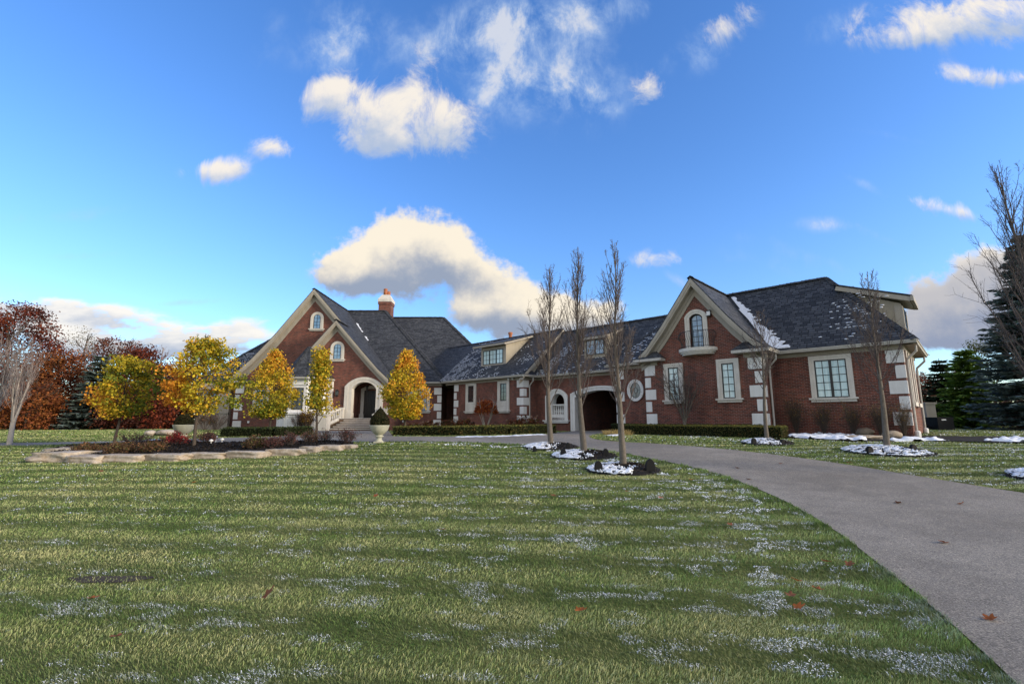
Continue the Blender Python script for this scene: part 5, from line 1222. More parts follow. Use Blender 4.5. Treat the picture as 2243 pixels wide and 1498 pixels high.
# multi-stemmed bare tree before the bay, left bare trees
def multistem(px, py, top_py, hw_px, label, group, seed, mat_, nst=7, Y=None, wpl=None, ups=.10, thin=.004, tm='twig', lev=2, lean=.5):
    rng = np.random.default_rng(seed); b = gp(px, py)
    if wpl is not None: r_ = ray(px, py); k_ = (OX * NX + OY * NY + wpl) / (r_[0] * NX + r_[1] * NY); b = r_ * k_; b[2] = g1(b[0], b[1])
    sc = b[1] / 1058; ht = (py - top_py) * sc; hw = hw_px * sc
    root = empty('bare_tree', b, label, 'bare tree', group); w = Wood(); w2 = Wood(); tb = ht * .02 + .02
    st = b + [0, 0, ht * .22]; w.br([b - [0, 0, .05], b + [0, 0, ht * .1], st], tb, tb * .8, 7)
    for i in range(nst):
        a = 2 * math.pi * i / nst + rng.normal() * .3; k = rng.uniform(.35, 1.05); d = unit(np.array([math.cos(a) * hw / ht * 1.5 * k, math.sin(a) * hw / ht * 1.5 * k, 1]))
        pts, dd = curve(st - [0, 0, ht * .08 * rng.random()], d, ht * .62, 7, ups, rng, .05); w.br(pts, tb * .42, tb * .10, 6)
        for j in range(9):
            t_ = rng.uniform(.2, 1); q = pts[min(int(t_ * 7), 7)]; nd = unit(unit(np.array(pts[-1]) - pts[0]) + unit(rng.normal(size=3)) * lean)
            twiggy(w2, q, nd, ht * .36 * rng.uniform(.6, 1.1), max(tb * .09, thin), lev, rng, ups, .52, 4, .5, thin)
    w.build('trunk', mat_, root); w2.build('branches', tm, root); return root
multistem(1501, 944, 792, 62, 'small many stemmed bare tree between the two tall bay windows', 'small bare trees', 31, 'bark', 9, lean=.6, ups=.04, thin=.0042, wpl=-2.45)
multistem(20, 974, 756, 30, 'pale grey many stemmed bare tree at the left edge beside the far drive', 'pale bare trees', 32, 'pale_bark', 7, ups=.14, lean=.32, thin=.0036, tm='twig_pale')
multistem(-28, 972, 745, 48, 'pale grey bare tree cut by the left edge of the picture', 'pale bare trees', 33, 'pale_bark', 8, ups=.10, lean=.35, thin=.0038, tm='twig_pale')
# small red maple before wing A
def maple():
    rng = np.random.default_rng(35); b = gp(1064, 943); b = b * 1.0; Yb = 32.4; r_ = ray(1064, 940); b = r_ * (Yb / r_[1]); b[2] = g1(b[0], b[1]); sc = Yb / 1058
    root = empty('red_maple', b, 'small umbrella shaped red maple on pale stems before the wing wall', 'tree'); w = Wood()
    for i in range(6):
        a = i * 1.05; d = unit(np.array([math.cos(a) * .42, math.sin(a) * .42, 1])); pts, _ = curve(b, d, 72 * sc, 6, .0, rng, .04); w.br(pts, .035, .012, 6)
        for j in range(5): q, _ = curve(pts[3 + j % 3], unit(d + rng.normal(size=3) * .5), 30 * sc, 4, .0, rng, .1); w.br(q, .012, .004, 4)
    w.build('trunk', 'pale_bark', root); n = 5200
    a = rng.uniform(0, 2 * math.pi, n); q = rng.random(n) ** .5; z = (1 - q ** 2.2) ** .5
    P = np.column_stack([b[0] + np.cos(a) * q * 25 * sc, b[1] + np.sin(a) * q * 25 * sc, b[2] + (38 + z * 30 * rng.uniform(.35, 1, n)) * sc]) + rng.normal(size=(n, 3)) * .06
    cards('crown', P, rng.uniform(.06, .13, n), pick([(.34, .075, .016), (.24, .045, .014), (.14, .03, .012), (.40, .12, .02)], n, rng), parent=root, rng=rng)
maple()

# ------------------------------------------------------------------ shrubs
def shrub(px, py, w_px, h_px, label, group, seed, name='shrub', stems=34, twigc='twig', leafc=None, nleaf=0, leaf=.05, Y=None, thin=.004, lev=1, cat='shrub', dome=False, leafz=.15, dy=0):
    rng = np.random.default_rng(seed)
    if Y: r_ = ray(px, py); b = r_ * (Y / r_[1]); b[2] = g1(b[0], b[1])
    else: b = gp(px, py)
    sc = b[1] / 1058; ht, hw = h_px * sc, w_px * sc / 2
    root = empty(name, b, label, cat, group); w = Wood()
    for i in range(stems):
        a = rng.uniform(0, 2 * math.pi); k = rng.random() ** .6; d = unit(np.array([math.cos(a) * hw * k * 1.15, math.sin(a) * hw * k * 1.15, ht * (1 - .35 * k * k)]))
        s0 = b + np.array([math.cos(a), math.sin(a), 0]) * hw * .25 * k + [0, 0, dy]
        twiggy(w, s0, d, math.hypot(hw * k, ht * (1 - .35 * k * k)) * rng.uniform(.7, 1.0), max(.007, thin), lev, rng, .04, .5, 4, .45, thin)
    w.build('stems', twigc, root)
    if nleaf:
        tips = np.array(w.tips); k = rng.integers(0, len(tips), nleaf); P = tips[k] + rng.normal(size=(nleaf, 3)) * .05
        P[:, 2] = np.maximum(P[:, 2], b[2] + .03) ; cards('leaves', P, leaf * rng.uniform(.6, 1.3, nleaf), pick(leafc, nleaf, rng, .25), parent=root, rng=rng)
    return root
BRN = [(.13, .07, .035), (.20, .10, .045), (.09, .05, .03), (.10, .09, .03)]
PUR = [(.12, .045, .04), (.16, .07, .05), (.08, .045, .04)]
G3 = 'shrubs in the stone edged planter'
PL = [(190, 1001, 60, 20, 'low brown spirea at the left end of the planter beside the pile of stones', BRN, 2200), (262, 1003, 46, 25, 'brown and red shrub at the foot of the left pear tree', BRN, 1800), (332, 1000, 42, 24, 'rounded brown shrub between the two left pear trees', BRN, 1700), (300, 981, 62, 26, 'grey twiggy shrub behind the rounded brown one', PUR, 300),
      (455, 977, 40, 24, 'low maroon shrub just right of the left urn', PUR, 900), (557, 991, 46, 26, 'brown shrub with green lower leaves in the middle of the planter', BRN + [(.06, .08, .02)], 1700), (598, 989, 40, 24, 'loose reddish shrub in the middle of the planter', PUR, 900), (634, 985, 34, 30, 'thin upright shrub between the middle shrubs and the slender pear', PUR, 500),
      (676, 979, 34, 28, 'shrub with a few red leaves at the left foot of the slender pear', PUR + BRN, 500), (712, 976, 40, 28, 'open vase shaped bare shrub right of the slender pear', PUR, 120), (757, 977, 44, 30, 'dense bare shrub at the right end of the planter', PUR, 500)]
for i, (px, py, w_, h_, lb, cl_, nl) in enumerate(PL): shrub(px, py, w_, h_, lb, G3, 100 + i, leafc=cl_, nleaf=nl, leaf=.055, stems=44 if nl < 1500 else 30, dy=.08, thin=.0045)
shrub(382, 983, 42, 28, 'bright red burning bush before the left urn', G3, 120, name='burning_bush', leafc=[(.22, .022, .022), (.15, .018, .018), (.26, .04, .035)], nleaf=1100, leaf=.06, dy=.08)
G4 = 'foundation shrubs against the house'
shrub(656, 947, 40, 42, 'grey bare shrub against the pale turret base', G4, 130, Y=34.2, leafc=PUR, nleaf=200, stems=60, thin=.007)
shrub(672, 947, 30, 42, 'yellow brown shrub between the grey shrub and the stair post', G4, 131, Y=34.0, leafc=[(.24, .14, .02), (.17, .09, .02), (.12, .06, .02)], nleaf=1500, leaf=.09, thin=.006)
shrub(470, 950, 42, 38, 'bare twiggy shrub before the tan stucco bay', G4, 132, Y=36.8, leafc=PUR, nleaf=200, stems=50, thin=.008)
shrub(447, 951, 30, 36, 'olive brown shrub before the stucco bay, nearest the left urn', G4, 133, Y=36.4, leafc=BRN, nleaf=700, leaf=.09, thin=.007)
YLW = [(.30, .20, .06), (.22, .12, .04), (.10, .06, .03), (.06, .06, .02)]
for i, (u, wd, ht, lb) in enumerate(((-3.9, 1.0, 1.6, 'dark twiggy shrub with yellow leaves in the corner beside the bay'), (-2.85, 1.0, 1.35, 'dark twiggy shrub under the left half of the wide window'), (-1.85, 1.1, 1.3, 'dark twiggy shrub under the right half of the wide window'), (-.95, .9, 1.3, 'dark twiggy shrub left of the corner blocks of the right end'), (-.25, .8, 1.2, 'dark shrub casting twigs over the lowest corner block'))):
    p = FW(-.55)(u, 0, 0); rng = np.random.default_rng(140 + i); b = np.array([p[0], p[1], g1(p[0], p[1])]); root = empty('shrub', b, lb, 'shrub', 'dark shrubs under the wide window'); w = Wood()
    for k in range(60):
        a = rng.uniform(0, 6.28); q = rng.random() ** .6; twiggy(w, b, unit(np.array([math.cos(a) * wd * .45 * q, math.sin(a) * wd * .45 * q, ht])), ht * rng.uniform(.6, 1), .006, 1, rng, .03, .5, 4, .4, .0035)
    w.build('stems', 'bark_dark', root); tp = np.array(w.tips); n = 650; k = rng.integers(0, len(tp), n)
    cards('leaves', tp[k] + rng.normal(size=(n, 3)) * .06, rng.uniform(.025, .05, n), pick(YLW, n, rng), parent=root, rng=rng)
G5 = 'hydrangeas with dried flower heads'
HY = [(984, 940, 42, 22, 'low hydrangea with dried heads at the recessed corner of the wing'), (1018, 941, 44, 24, 'hydrangea with pinkish dried heads left of the red maple'), (1092, 941, 30, 14, 'low russet hydrangea right of the red maple stems'), (1128, 942, 44, 24, 'russet hydrangea under the narrow window near the wing corner'), (1156, 942, 46, 30, 'taller dark leaved hydrangea at the pale corner blocks of the wing'), (905, 943, 40, 16, 'low yellowing hydrangea under the main house window'), (940, 943, 36, 18, 'hydrangea with tan heads before the corner blocks of the main house')]
for i, (px, py, w_, h_, lb) in enumerate(HY):
    r = shrub(px, py, w_, h_, lb, G5, 160 + i, name='hydrangea', Y=33.6 - .0 if px < 1100 else 31.5, leafc=[(.16, .045, .02), (.22, .07, .025), (.10, .04, .02), (.08, .08, .02)], nleaf=900, leaf=.12, thin=.006, stems=26)
    rng = np.random.default_rng(i); b = np.array(r.location); sc = b[1] / 1058
    for k in range(8): q = b + np.array([rng.uniform(-.5, .5) * w_ * sc, rng.uniform(-.4, .2), h_ * sc * rng.uniform(.6, 1.15)]); P = q + np.clip(rng.normal(size=(46, 3)), -1.2, 1.2) * .045; cards('flower_head', P, .05, pick([(.38, .24, .16), (.30, .17, .11), (.42, .30, .22)], len(P), rng), parent=r, rng=rng)
p = gp(1352, 953); rng = np.random.default_rng(3); root = empty('grass_clump', p, 'straw yellow ornamental grass at the right foot of the carriage arch', 'ornamental grass'); w = Wood()
for k in range(420): q = p + np.array([rng.uniform(-.62, .62), rng.uniform(-.25, .25), 0]); pts, _ = curve(q, unit(np.array([rng.normal() * .35, rng.normal() * .35, 1])), rng.uniform(.12, .32), 3, -.1, rng, .1); w.br(pts, .008, .003, 3)
MAT['straw'] = stone_mat('straw', (.30, .22, .08), (.42, .32, .13), 6); w.build('blades', 'straw', root)

# hedges
def hedge(poly, hgt, label, seed, cols, dens=520, leaf=.055, zb=None):
    """clipped hedge along a centre line poly [(x,y,halfwidth)...]"""
    rng = np.random.default_rng(seed); c_ = np.array([(q[0], q[1]) for q in poly]); hw = poly[0][2]
    mid = c_.mean(0); root = empty('clipped_hedge', (mid[0], mid[1], g1(*mid)), label, 'hedge', 'clipped low hedges'); mb = MB(); Ps = []; Ns = []
    for a, b in zip(c_[:-1], c_[1:]):
        d = (b - a); Ln = np.hypot(*d); d = d / Ln; n_ = np.array([-d[1], d[0]])
        i_ = hw - .03; q = [a - d * .0 - n_ * i_, b - n_ * i_, b + n_ * i_, a + n_ * i_]
        mb.hexa([(x, y, g1(x, y) - .03) for x, y in q] + [(x, y, g1(x, y) + hgt - .03) for x, y in q])
        for (wid, fn) in ((hgt, lambda s, t: (a + d * s[:, None] - n_ * hw, t, -n_)), (hgt, lambda s, t: (a + d * s[:, None] + n_ * hw, t, n_)), (2 * hw, lambda s, t: (a + d * s[:, None] + n_ * (t - hw)[:, None], None, None))):
            m_ = int(dens * Ln * wid); s = rng.uniform(-.03, Ln + .03, m_); t_ = rng.uniform(0, wid, m_); xy, z, nn = fn(s, t_)
            zz = gz(xy[:, 0], xy[:, 1]) + (hgt if z is None else z); Ps.append(np.column_stack([xy, zz]) + rng.normal(size=(m_, 3)) * .018 + np.array([0, 0, 1]) * (.03 * (fbm(s * 2, t_ * 2, seed) - .5))[:, None])
            Ns.append(np.tile(np.array([nn[0], nn[1], .3]) if nn is not None else np.array([0, 0, 1.]), (m_, 1)))
        if True:
            for e, sg in ((a, -1), (b, 1)):
                m_ = int(dens * hgt * 2 * hw); t_ = rng.uniform(-hw, hw, m_); xy = e + d * sg * .02 + n_ * t_[:, None]; z = rng.uniform(0, hgt, m_)
                Ps.append(np.column_stack([xy, gz(xy[:, 0], xy[:, 1]) + z]) + rng.normal(size=(m_, 3)) * .015); Ns.append(np.tile(np.array([d[0] * sg, d[1] * sg, .3]), (m_, 1)))
    MAT['hedge_core'] = MAT.get('hedge_core') or mat('hedge_core', .95, (.010, .013, .005), .1); mb.build('core', 'hedge_core', root)
    P = np.concatenate(Ps); nn = np.concatenate(Ns); n = len(P)
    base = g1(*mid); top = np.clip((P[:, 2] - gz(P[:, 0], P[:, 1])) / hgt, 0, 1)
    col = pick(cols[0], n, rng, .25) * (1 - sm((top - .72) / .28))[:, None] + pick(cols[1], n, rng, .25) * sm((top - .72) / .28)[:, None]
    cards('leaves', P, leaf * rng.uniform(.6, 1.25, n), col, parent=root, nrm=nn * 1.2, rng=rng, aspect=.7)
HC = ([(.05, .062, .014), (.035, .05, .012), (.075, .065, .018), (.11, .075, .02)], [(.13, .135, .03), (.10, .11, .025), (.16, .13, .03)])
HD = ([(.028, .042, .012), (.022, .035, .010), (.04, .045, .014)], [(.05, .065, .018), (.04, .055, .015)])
def wl(u, w): return P3(u, w, 0)[:2]
hA = [wl(-10.95, -3.05), wl(-3.75, -3.05)]
hedge([(*q, .48) for q in hA], .46, 'clipped hedge with yellowing top before the tall bay windows', 201, HC, dens=900, leaf=.05)
hedge([(*wl(-12.2, -2.05), .2), (*wl(-4.9, -2.05), .2)], .50, 'thin dark hedge between the bay wall and the yellowing clipped hedge', 202, HD, dens=600, leaf=.05)
hedge([(*q, .38) for q in gpl([(868, 953.3), (1000, 953.3), (1110, 951.5), (1208, 949)])], .42, 'long clipped hedge along the drive from the steps to the arch', 203, HC, dens=420, leaf=.075)
hedge([(*q, .38) for q in gpl([(492, 955.5), (600, 955), (680, 952.5)])], .40, 'low dark hedge below the big gable left of the steps', 204, HD, dens=380, leaf=.08)

# ------------------------------------------------------------------ urns
def urn(px, py, label, topi, seed):
    b = gp(px, py); sc = b[1] / 1058; rng = np.random.default_rng(seed); root = empty('stone_urn', b, label, 'planter urn', 'stone urns beside the drive'); R = 21 * sc; h = 37.5 * sc
    mb = MB(); s = .27 * h; mb.box(b[0] - s, b[0] + s, b[1] - s, b[1] + s, b[2] - .05, b[2] + .055 * h); mb.build('plinth', 'urn_stone', root, bevel=.01)
    mb = MB(); mb.lathe((b[0], b[1], b[2] + .05 * h), [(.25 * h, 0), (.24 * h, .05 * h), (.17 * h, .10 * h), (.15 * h, .2 * h), (.19 * h, .26 * h), (.26 * h, .29 * h), (.26 * h, .33 * h), (.16 * h, .36 * h), (.22 * h, .40 * h), (.62 * R, .50 * h), (.88 * R, .68 * h), (.98 * R, .86 * h), (1.02 * R, .93 * h), (1.02 * R, .955 * h), (.94 * R, .955 * h), (.92 * R, .90 * h), (.05, .88 * h)], 40); mb.build('bowl', 'urn_stone', root, smooth=True)
    z0 = b[2] + .93 * h; th_ = topi * sc; n = 5200; t_ = rng.random(n) ** .8; a = rng.uniform(0, 6.283, n)
    if topi > 34: pr_ = lambda t: np.sin(np.clip(t * .82 + .22, 0, 1) * math.pi) ** .75 * (1 - .55 * t) * 1.25
    else: pr_ = lambda t: np.sqrt(np.clip(1 - (t * 1.02) ** 2, 0, 1)) * 1.0
    rr_ = pr_(t_) * R * .93 * rng.uniform(.86, 1.03, n)
    P = np.column_stack([b[0] + np.cos(a) * rr_, b[1] + np.sin(a) * rr_, z0 + t_ * th_])
    mb = MB(); pf = [(max(.01, float(pr_(np.array(t))) * R * .86), t * th_ * .96) for t in np.linspace(0, 1, 12)]; mb.lathe((b[0], b[1], z0), pf, 16)
    tp = mb.build('topiary', MAT['hedge_core'], root)
    cards('leaves', P, rng.uniform(.03, .06, n), pick([(.035, .042, .014), (.055, .05, .018), (.075, .05, .02), (.025, .035, .010)], n, rng, .25), parent=tp, rng=rng, nrm=np.column_stack([np.cos(a), np.sin(a), np.full(n, .4)]) * 1.2)
    PLACES.append((b[0], b[1], .42))
urn(830, 969, 'stone urn with a pointed clipped topiary before the front steps', 43, 1)
urn(399, 968, 'stone urn with a rounded clipped topiary in the planter bed', 27, 2)

# ------------------------------------------------------------------ stones
def rock(c_, dims, seed, name, label, group, mat_, rot=0, cat='stone', sharp=True, amp=.16):
    bm = bmesh.new()
    if sharp:
        bmesh.ops.create_cube(bm, size=1); bmesh.ops.subdivide_edges(bm, edges=bm.edges[:], cuts=7, use_grid_fill=True)
        for v in bm.verts:
            q = v.co.copy(); m_ = max(abs(q.x), abs(q.y), abs(q.z)); sph = q.normalized() * .5; v.co = q.lerp(sph, .10)
    else: bmesh.ops.create_icosphere(bm, subdivisions=4, radius=.5)
    rng = np.random.default_rng(seed); cr, sr = math.cos(rot), math.sin(rot)
    for v in bm.verts:
        q = v.co; a = fbm(np.array([q.x * 3 + seed * 3.1]), np.array([q.y * 3 + q.z * 4.3]), seed)[0] - .5; b = fbm(np.array([q.x * 9 + seed]), np.array([q.z * 9 + q.y * 9]), seed + 5)[0] - .5
        q = q * (1 + amp * 2 * a + amp * .9 * b); x, y, z = q.x * dims[0], q.y * dims[1], q.z * dims[2]
        v.co = Vector((x * cr - y * sr, x * sr + y * cr, z))
    me = bpy.data.meshes.new(name); bm.to_mesh(me); bm.free(); o = bpy.data.objects.new(name, me); C.objects.link(o); o.location = c_
    me.materials.append(MAT[mat_]); me.polygons.foreach_set('use_smooth', [True] * len(me.polygons)); setuv(me)
    return tag(o, label, cat, group)
ST = [(66, 150, 992, 1012, 1.5, 'largest rough stone at the left tip of the planter edge'), (140, 220, 1000, 1015, .7, 'tan edging stone just right of the largest stone'), (209, 306, 998, 1012.5, .7, 'long grey white edging stone below the spirea'), (300, 401, 996, 1010, .6, 'long pale edging stone below the rounded brown shrub'), (398, 487, 993, 1005, .55, 'edging stone below the large gold pear tree'),
      (486, 578, 990, 1003.5, .55, 'edging stone left of the gap in the middle of the planter edge'), (584, 655, 985, 998.5, .55, 'tan edging stone right of the gap in the middle of the planter edge'), (653, 696, 979, 991.5, .5, 'edging stone below the slender pear tree'), (695, 746, 976, 987.5, .5, 'edging stone below the open bare shrub'), (744, 774, 975, 983.5, .5, 'last small edging stone at the right tip of the planter'),
      (92, 150, 983, 996, .9, 'flat stone stacked behind the largest stone at the left tip'), (128, 166, 979, 989, .7, 'small tan stone at the back of the left tip')]
for i, (x0, x1, yt, yb, dp, lb) in enumerate(ST):
    a, b = gp(x0, yb), gp(x1, yb); m_ = (a + b) / 2; d = b - a; Ln = math.hypot(d[0], d[1]); sc = m_[1] / 1058; hh = (yb - yt) * sc * 1.05; rot = math.atan2(d[1], d[0])
    rock((m_[0] - math.sin(rot) * dp * .4, m_[1] + math.cos(rot) * dp * .4, m_[2] + hh * .38), (Ln * .93, dp, hh * 1.25), 300 + i, 'edging_stone', lb, 'stones edging the planter', 'fieldstone', rot + (.07, -.05, .04, -.08, .05, -.04)[i % 6], amp=.21)
for i, (x0, x1, yt, yb, lb, mt, sh) in enumerate(((1886, 1938, 939, 958, 'large rounded boulder before the right end wall, left of the bare tree', 'boulder', False), (1944, 1984, 946, 962, 'smaller rounded boulder right of the bare tree before the end wall', 'boulder', False), (1854, 1940, 956, 963.5, 'flat tan slab lying in front of the large boulder', 'fieldstone', True), (313, 333, 944.5, 955.5, 'small round pale boulder left of the flat one behind the planter', 'fieldstone', False), (338, 374, 943, 955, 'wide flat pale boulder behind the planter beside the left urn', 'fieldstone', False))):
    a, b = gp(x0, yb), gp(x1, yb); m_ = (a + b) / 2; Ln = np.hypot(*(b - a)[:2]); sc = m_[1] / 1058; hh = (yb - yt) * sc
    rock((m_[0], m_[1] + Ln * .3, m_[2] + hh * .58), (Ln * 1.05, Ln * .75, hh * 1.25), 330 + i, 'boulder', lb, 'boulders', mt, 0, 'boulder', sh, .14)
# ------------------------------------------------------------------ yard equipment at the right
r_ = ray(2059, 945); b = r_ * (25.5 / r_[1]); bz = g1(b[0], b[1]); ac = empty('air_conditioner', (b[0], b[1], bz), 'black outdoor air conditioner behind the right corner of the house', 'air conditioner'); s = .42
mb = MB(); mb.box(b[0] - s, b[0] + s, b[1] - s, b[1] + s, bz, bz + .62)
for i in range(11): z = bz + .05 + i * .05; mb.box(b[0] - s - .012, b[0] + s + .012, b[1] - s - .012, b[1] + s + .012, z, z + .022)
mb.build('cabinet', 'black_plastic', ac, bevel=.008)
mb = MB(); mb.box(b[0] - s - .02, b[0] + s + .02, b[1] - s - .02, b[1] + s + .02, bz + .62, bz + .68); mb.build('lid', 'black_plastic', ac, bevel=.01)
mb = MB(); mb.box(b[0] - .22, b[0] + .02, b[1] - s - .024, b[1] - s - .012, bz + .52, bz + .58); mb.build('badge', 'white_plastic', ac)
mb = MB(); mb.tube([(b[0] - s, b[1], bz + .12), (b[0] - s - .5, b[1] + .1, bz + .5), (b[0] - s - .75, b[1] + .2, bz + .75)], .04, 6); mb.build('pipe', 'black_plastic', ac)
r_ = ray(2036, 940); b = r_ * (27.0 / r_[1]); bz = g1(b[0], b[1]); pl = empty('stone_gate_pier', (b[0], b[1], bz), 'tan stucco garden pier behind the right side wall', 'pier')
mb = MB(); mb.box(b[0] - .30, b[0] + .25, b[1] - .3, b[1] + .3, bz - .2, bz + 1.42); mb.build('shaft', 'stucco', pl); mb = MB(); mb.box(b[0] - .36, b[0] + .31, b[1] - .36, b[1] + .36, bz + 1.42, bz + 1.52); mb.build('cap', 'stucco', pl)
# small path lights in the planter
for i, (px, py, lb) in enumerate(((461, 981, 'small white path light in the dark mulch, left of the middle of the planter'), (485, 978, 'white capped path light by the drive edge behind the planter'), (472, 972, 'tiny stalked path light on the drive side of the planter'))):
    b = gp(px, py); mb = MB(); mb.lathe((b[0], b[1], b[2] + .05), [(.015, 0), (.015, .18), (.07, .20), (.065, .24), (.02, .27)], 12); o = mb.build('path_light', 'white_plastic', loc=tuple(b)); tag(o, lb, 'path light', 'path lights')

# ------------------------------------------------------------------ woods
RED = [(.15, .030, .014), (.10, .022, .012), (.20, .045, .016), (.06, .018, .012)]
RUS = [(.22, .07, .018), (.16, .045, .016), (.10, .032, .014), (.27, .10, .026)]
MAR = [(.12, .034, .020), (.16, .05, .024), (.08, .024, .018), (.19, .08, .035)]
OLV = [(.12, .10, .04), (.09, .075, .035), (.16, .12, .05)]
def wood_tree(px, top_py, hw_px, Y, cols, label, group, seed, ncl=90, nleaf=60, leaf=.26, bot=.12, name='oak_tree', cat='tree', rad=.75, prof=None, barkm='bark_dark', twigs=True):
    rng = np.random.default_rng(seed); r_ = ray(px, 950); b = r_ * (Y / r_[1]); b[2] = g1(b[0], b[1]); sc = Y / 1058; z1 = H + (920 - top_py) * sc; ht = z1 - b[2]; hw = hw_px * sc
    root = empty(name, b, label, cat, group); pr = prof or (lambda t: max(.2, math.sin(math.pi * min(.97, .18 + .74 * t)) ** .6))
    w = Wood(); tr = ht * .016 + .05; pts, _ = curve(b - [0, 0, .1], [0, 0, 1], ht * .93, 12, .12, rng, .05); w.br(pts, tr, .03, 8)
    for i in range(20):
        t_ = rng.uniform(.18, .95); q = pts[int(t_ * 12)]; a = i * 2.4; d = unit(np.array([math.cos(a), math.sin(a), .7])); ln = hw * pr(t_) * 1.0
        p2, _ = curve(q, d, ln, 6, .10, rng, .10); w.br(p2, tr * .4 * (1 - .6 * t_), .015, 5)
        if twigs:
            for j in range(5): p3, _ = curve(p2[2 + j % 4], unit(d + rng.normal(size=3) * .6 + [0, 0, .3]), ln * .5, 4, .1, rng, .12); w.br(p3, .02, .006, 3)
    w.build('trunk', barkm, root)
    if ncl:
        P, ids = crown_pts((b[0], b[1]), hw - rad * .5, hw - rad * .5, b[2] + ht * bot, z1 - rad * .5, pr, int(ncl * 1.5), int(nleaf * 1.0), rng, rad * .62, .35)
        cc_ = np.asarray(cols)[rng.integers(0, len(cols), ids.max() + 1)][ids] * rng.uniform(.65, 1.3, (ids.max() + 1, 1))[ids] * rng.uniform(.7, 1.35, (len(P), 1))
        cards('crown', P, leaf * rng.uniform(.6, 1.2, len(P)), cc_, parent=root, rng=rng, aspect=.8)
    return root
GW = 'trees of the wood at the left'
WT = [(12, 655, 78, 40, RED, 'tall dark red oak at the left edge, highest of the left wood', 130, 70), (-70, 690, 70, 42, RED, 'dark red oak just outside the left edge', 60, 60), (112, 768, 66, 37, RUS, 'rust orange oak behind the pale bare trees', 130, 64), (50, 835, 70, 34, RUS, 'low bright rust oak under the tall dark one', 80, 60), (141, 706, 44, 52, OLV, 'thin leaved olive grey tree rising above the rust oak', 44, 34), (224, 735, 74, 46, MAR, 'wide maroon oak behind the blue spruce', 110, 52),
      (195, 738, 45, 55, OLV, 'sparse brownish tree behind the maroon oak', 26, 30), (292, 755, 56, 43, RED, 'red oak between the two left pear trees', 110, 60), (352, 792, 50, 41, RED, 'crimson oak right behind the orange side of the large pear', 90, 60), (318, 838, 66, 36, RED, 'low crimson oak above the round boulder', 80, 60), (262, 850, 60, 36, MAR, 'low dark maroon tree behind the left pear trunk', 70, 56), (395, 800, 40, 47, MAR, 'maroon tree beside the gable end of the main house', 60, 50), (470, 815, 46, 52, MAR, 'dark red tree behind the stucco bay', 60, 50)]
for i, (px, tp, hw, Y, cl_, lb, ncl, nl) in enumerate(WT): wood_tree(px, tp, hw, Y, cl_, lb, GW, 400 + i, ncl, nl, bot=.06 if tp > 760 else .16, leaf=.17 if cl_ is not OLV else .13)
for q_ in ((160, 722, 40, 50, 'leafless grey tree rising between the rust oak and the maroon oak', 431), (330, 742, 36, 52, 'leafless grey tree rising over the crimson oaks', 432), (75, 690, 40, 50, 'leafless grey tree behind the dark red oak', 433)): wood_tree(q_[0], q_[1], q_[2], q_[3], RED, q_[4], GW, q_[5], ncl=0, name='bare_tree', cat='bare tree', barkm='twig_pale')
wood_tree(412, 706, 32, 48, RED, 'tall leafless tree with fine branches behind the large gold pear', GW, 430, ncl=0, name='bare_tree', cat='bare tree', barkm='twig')
for i, (px, tp, hw, Y, cl_, lb, ncl, nl) in enumerate(((2034, 815, 36, 44, RED, 'red oak seen past the right side wall', 60, 50), (2112, 800, 40, 48, MAR, 'maroon oak between the dark evergreen and the green pine', 60, 46), (2010, 800, 30, 50, OLV, 'thin grey brown tree above the air conditioner', 14, 24), (2175, 735, 40, 44, [(.075, .10, .03), (.10, .11, .03)], 'olive green leafy tree left of the great spruce', 60, 44), (2330, 760, 60, 46, RED, 'red oak beyond the right edge', 50, 50))):
    wood_tree(px, tp, hw, Y, cl_, lb, 'trees behind the right end of the house', 440 + i, ncl, nl, rad=.6, leaf=.15)

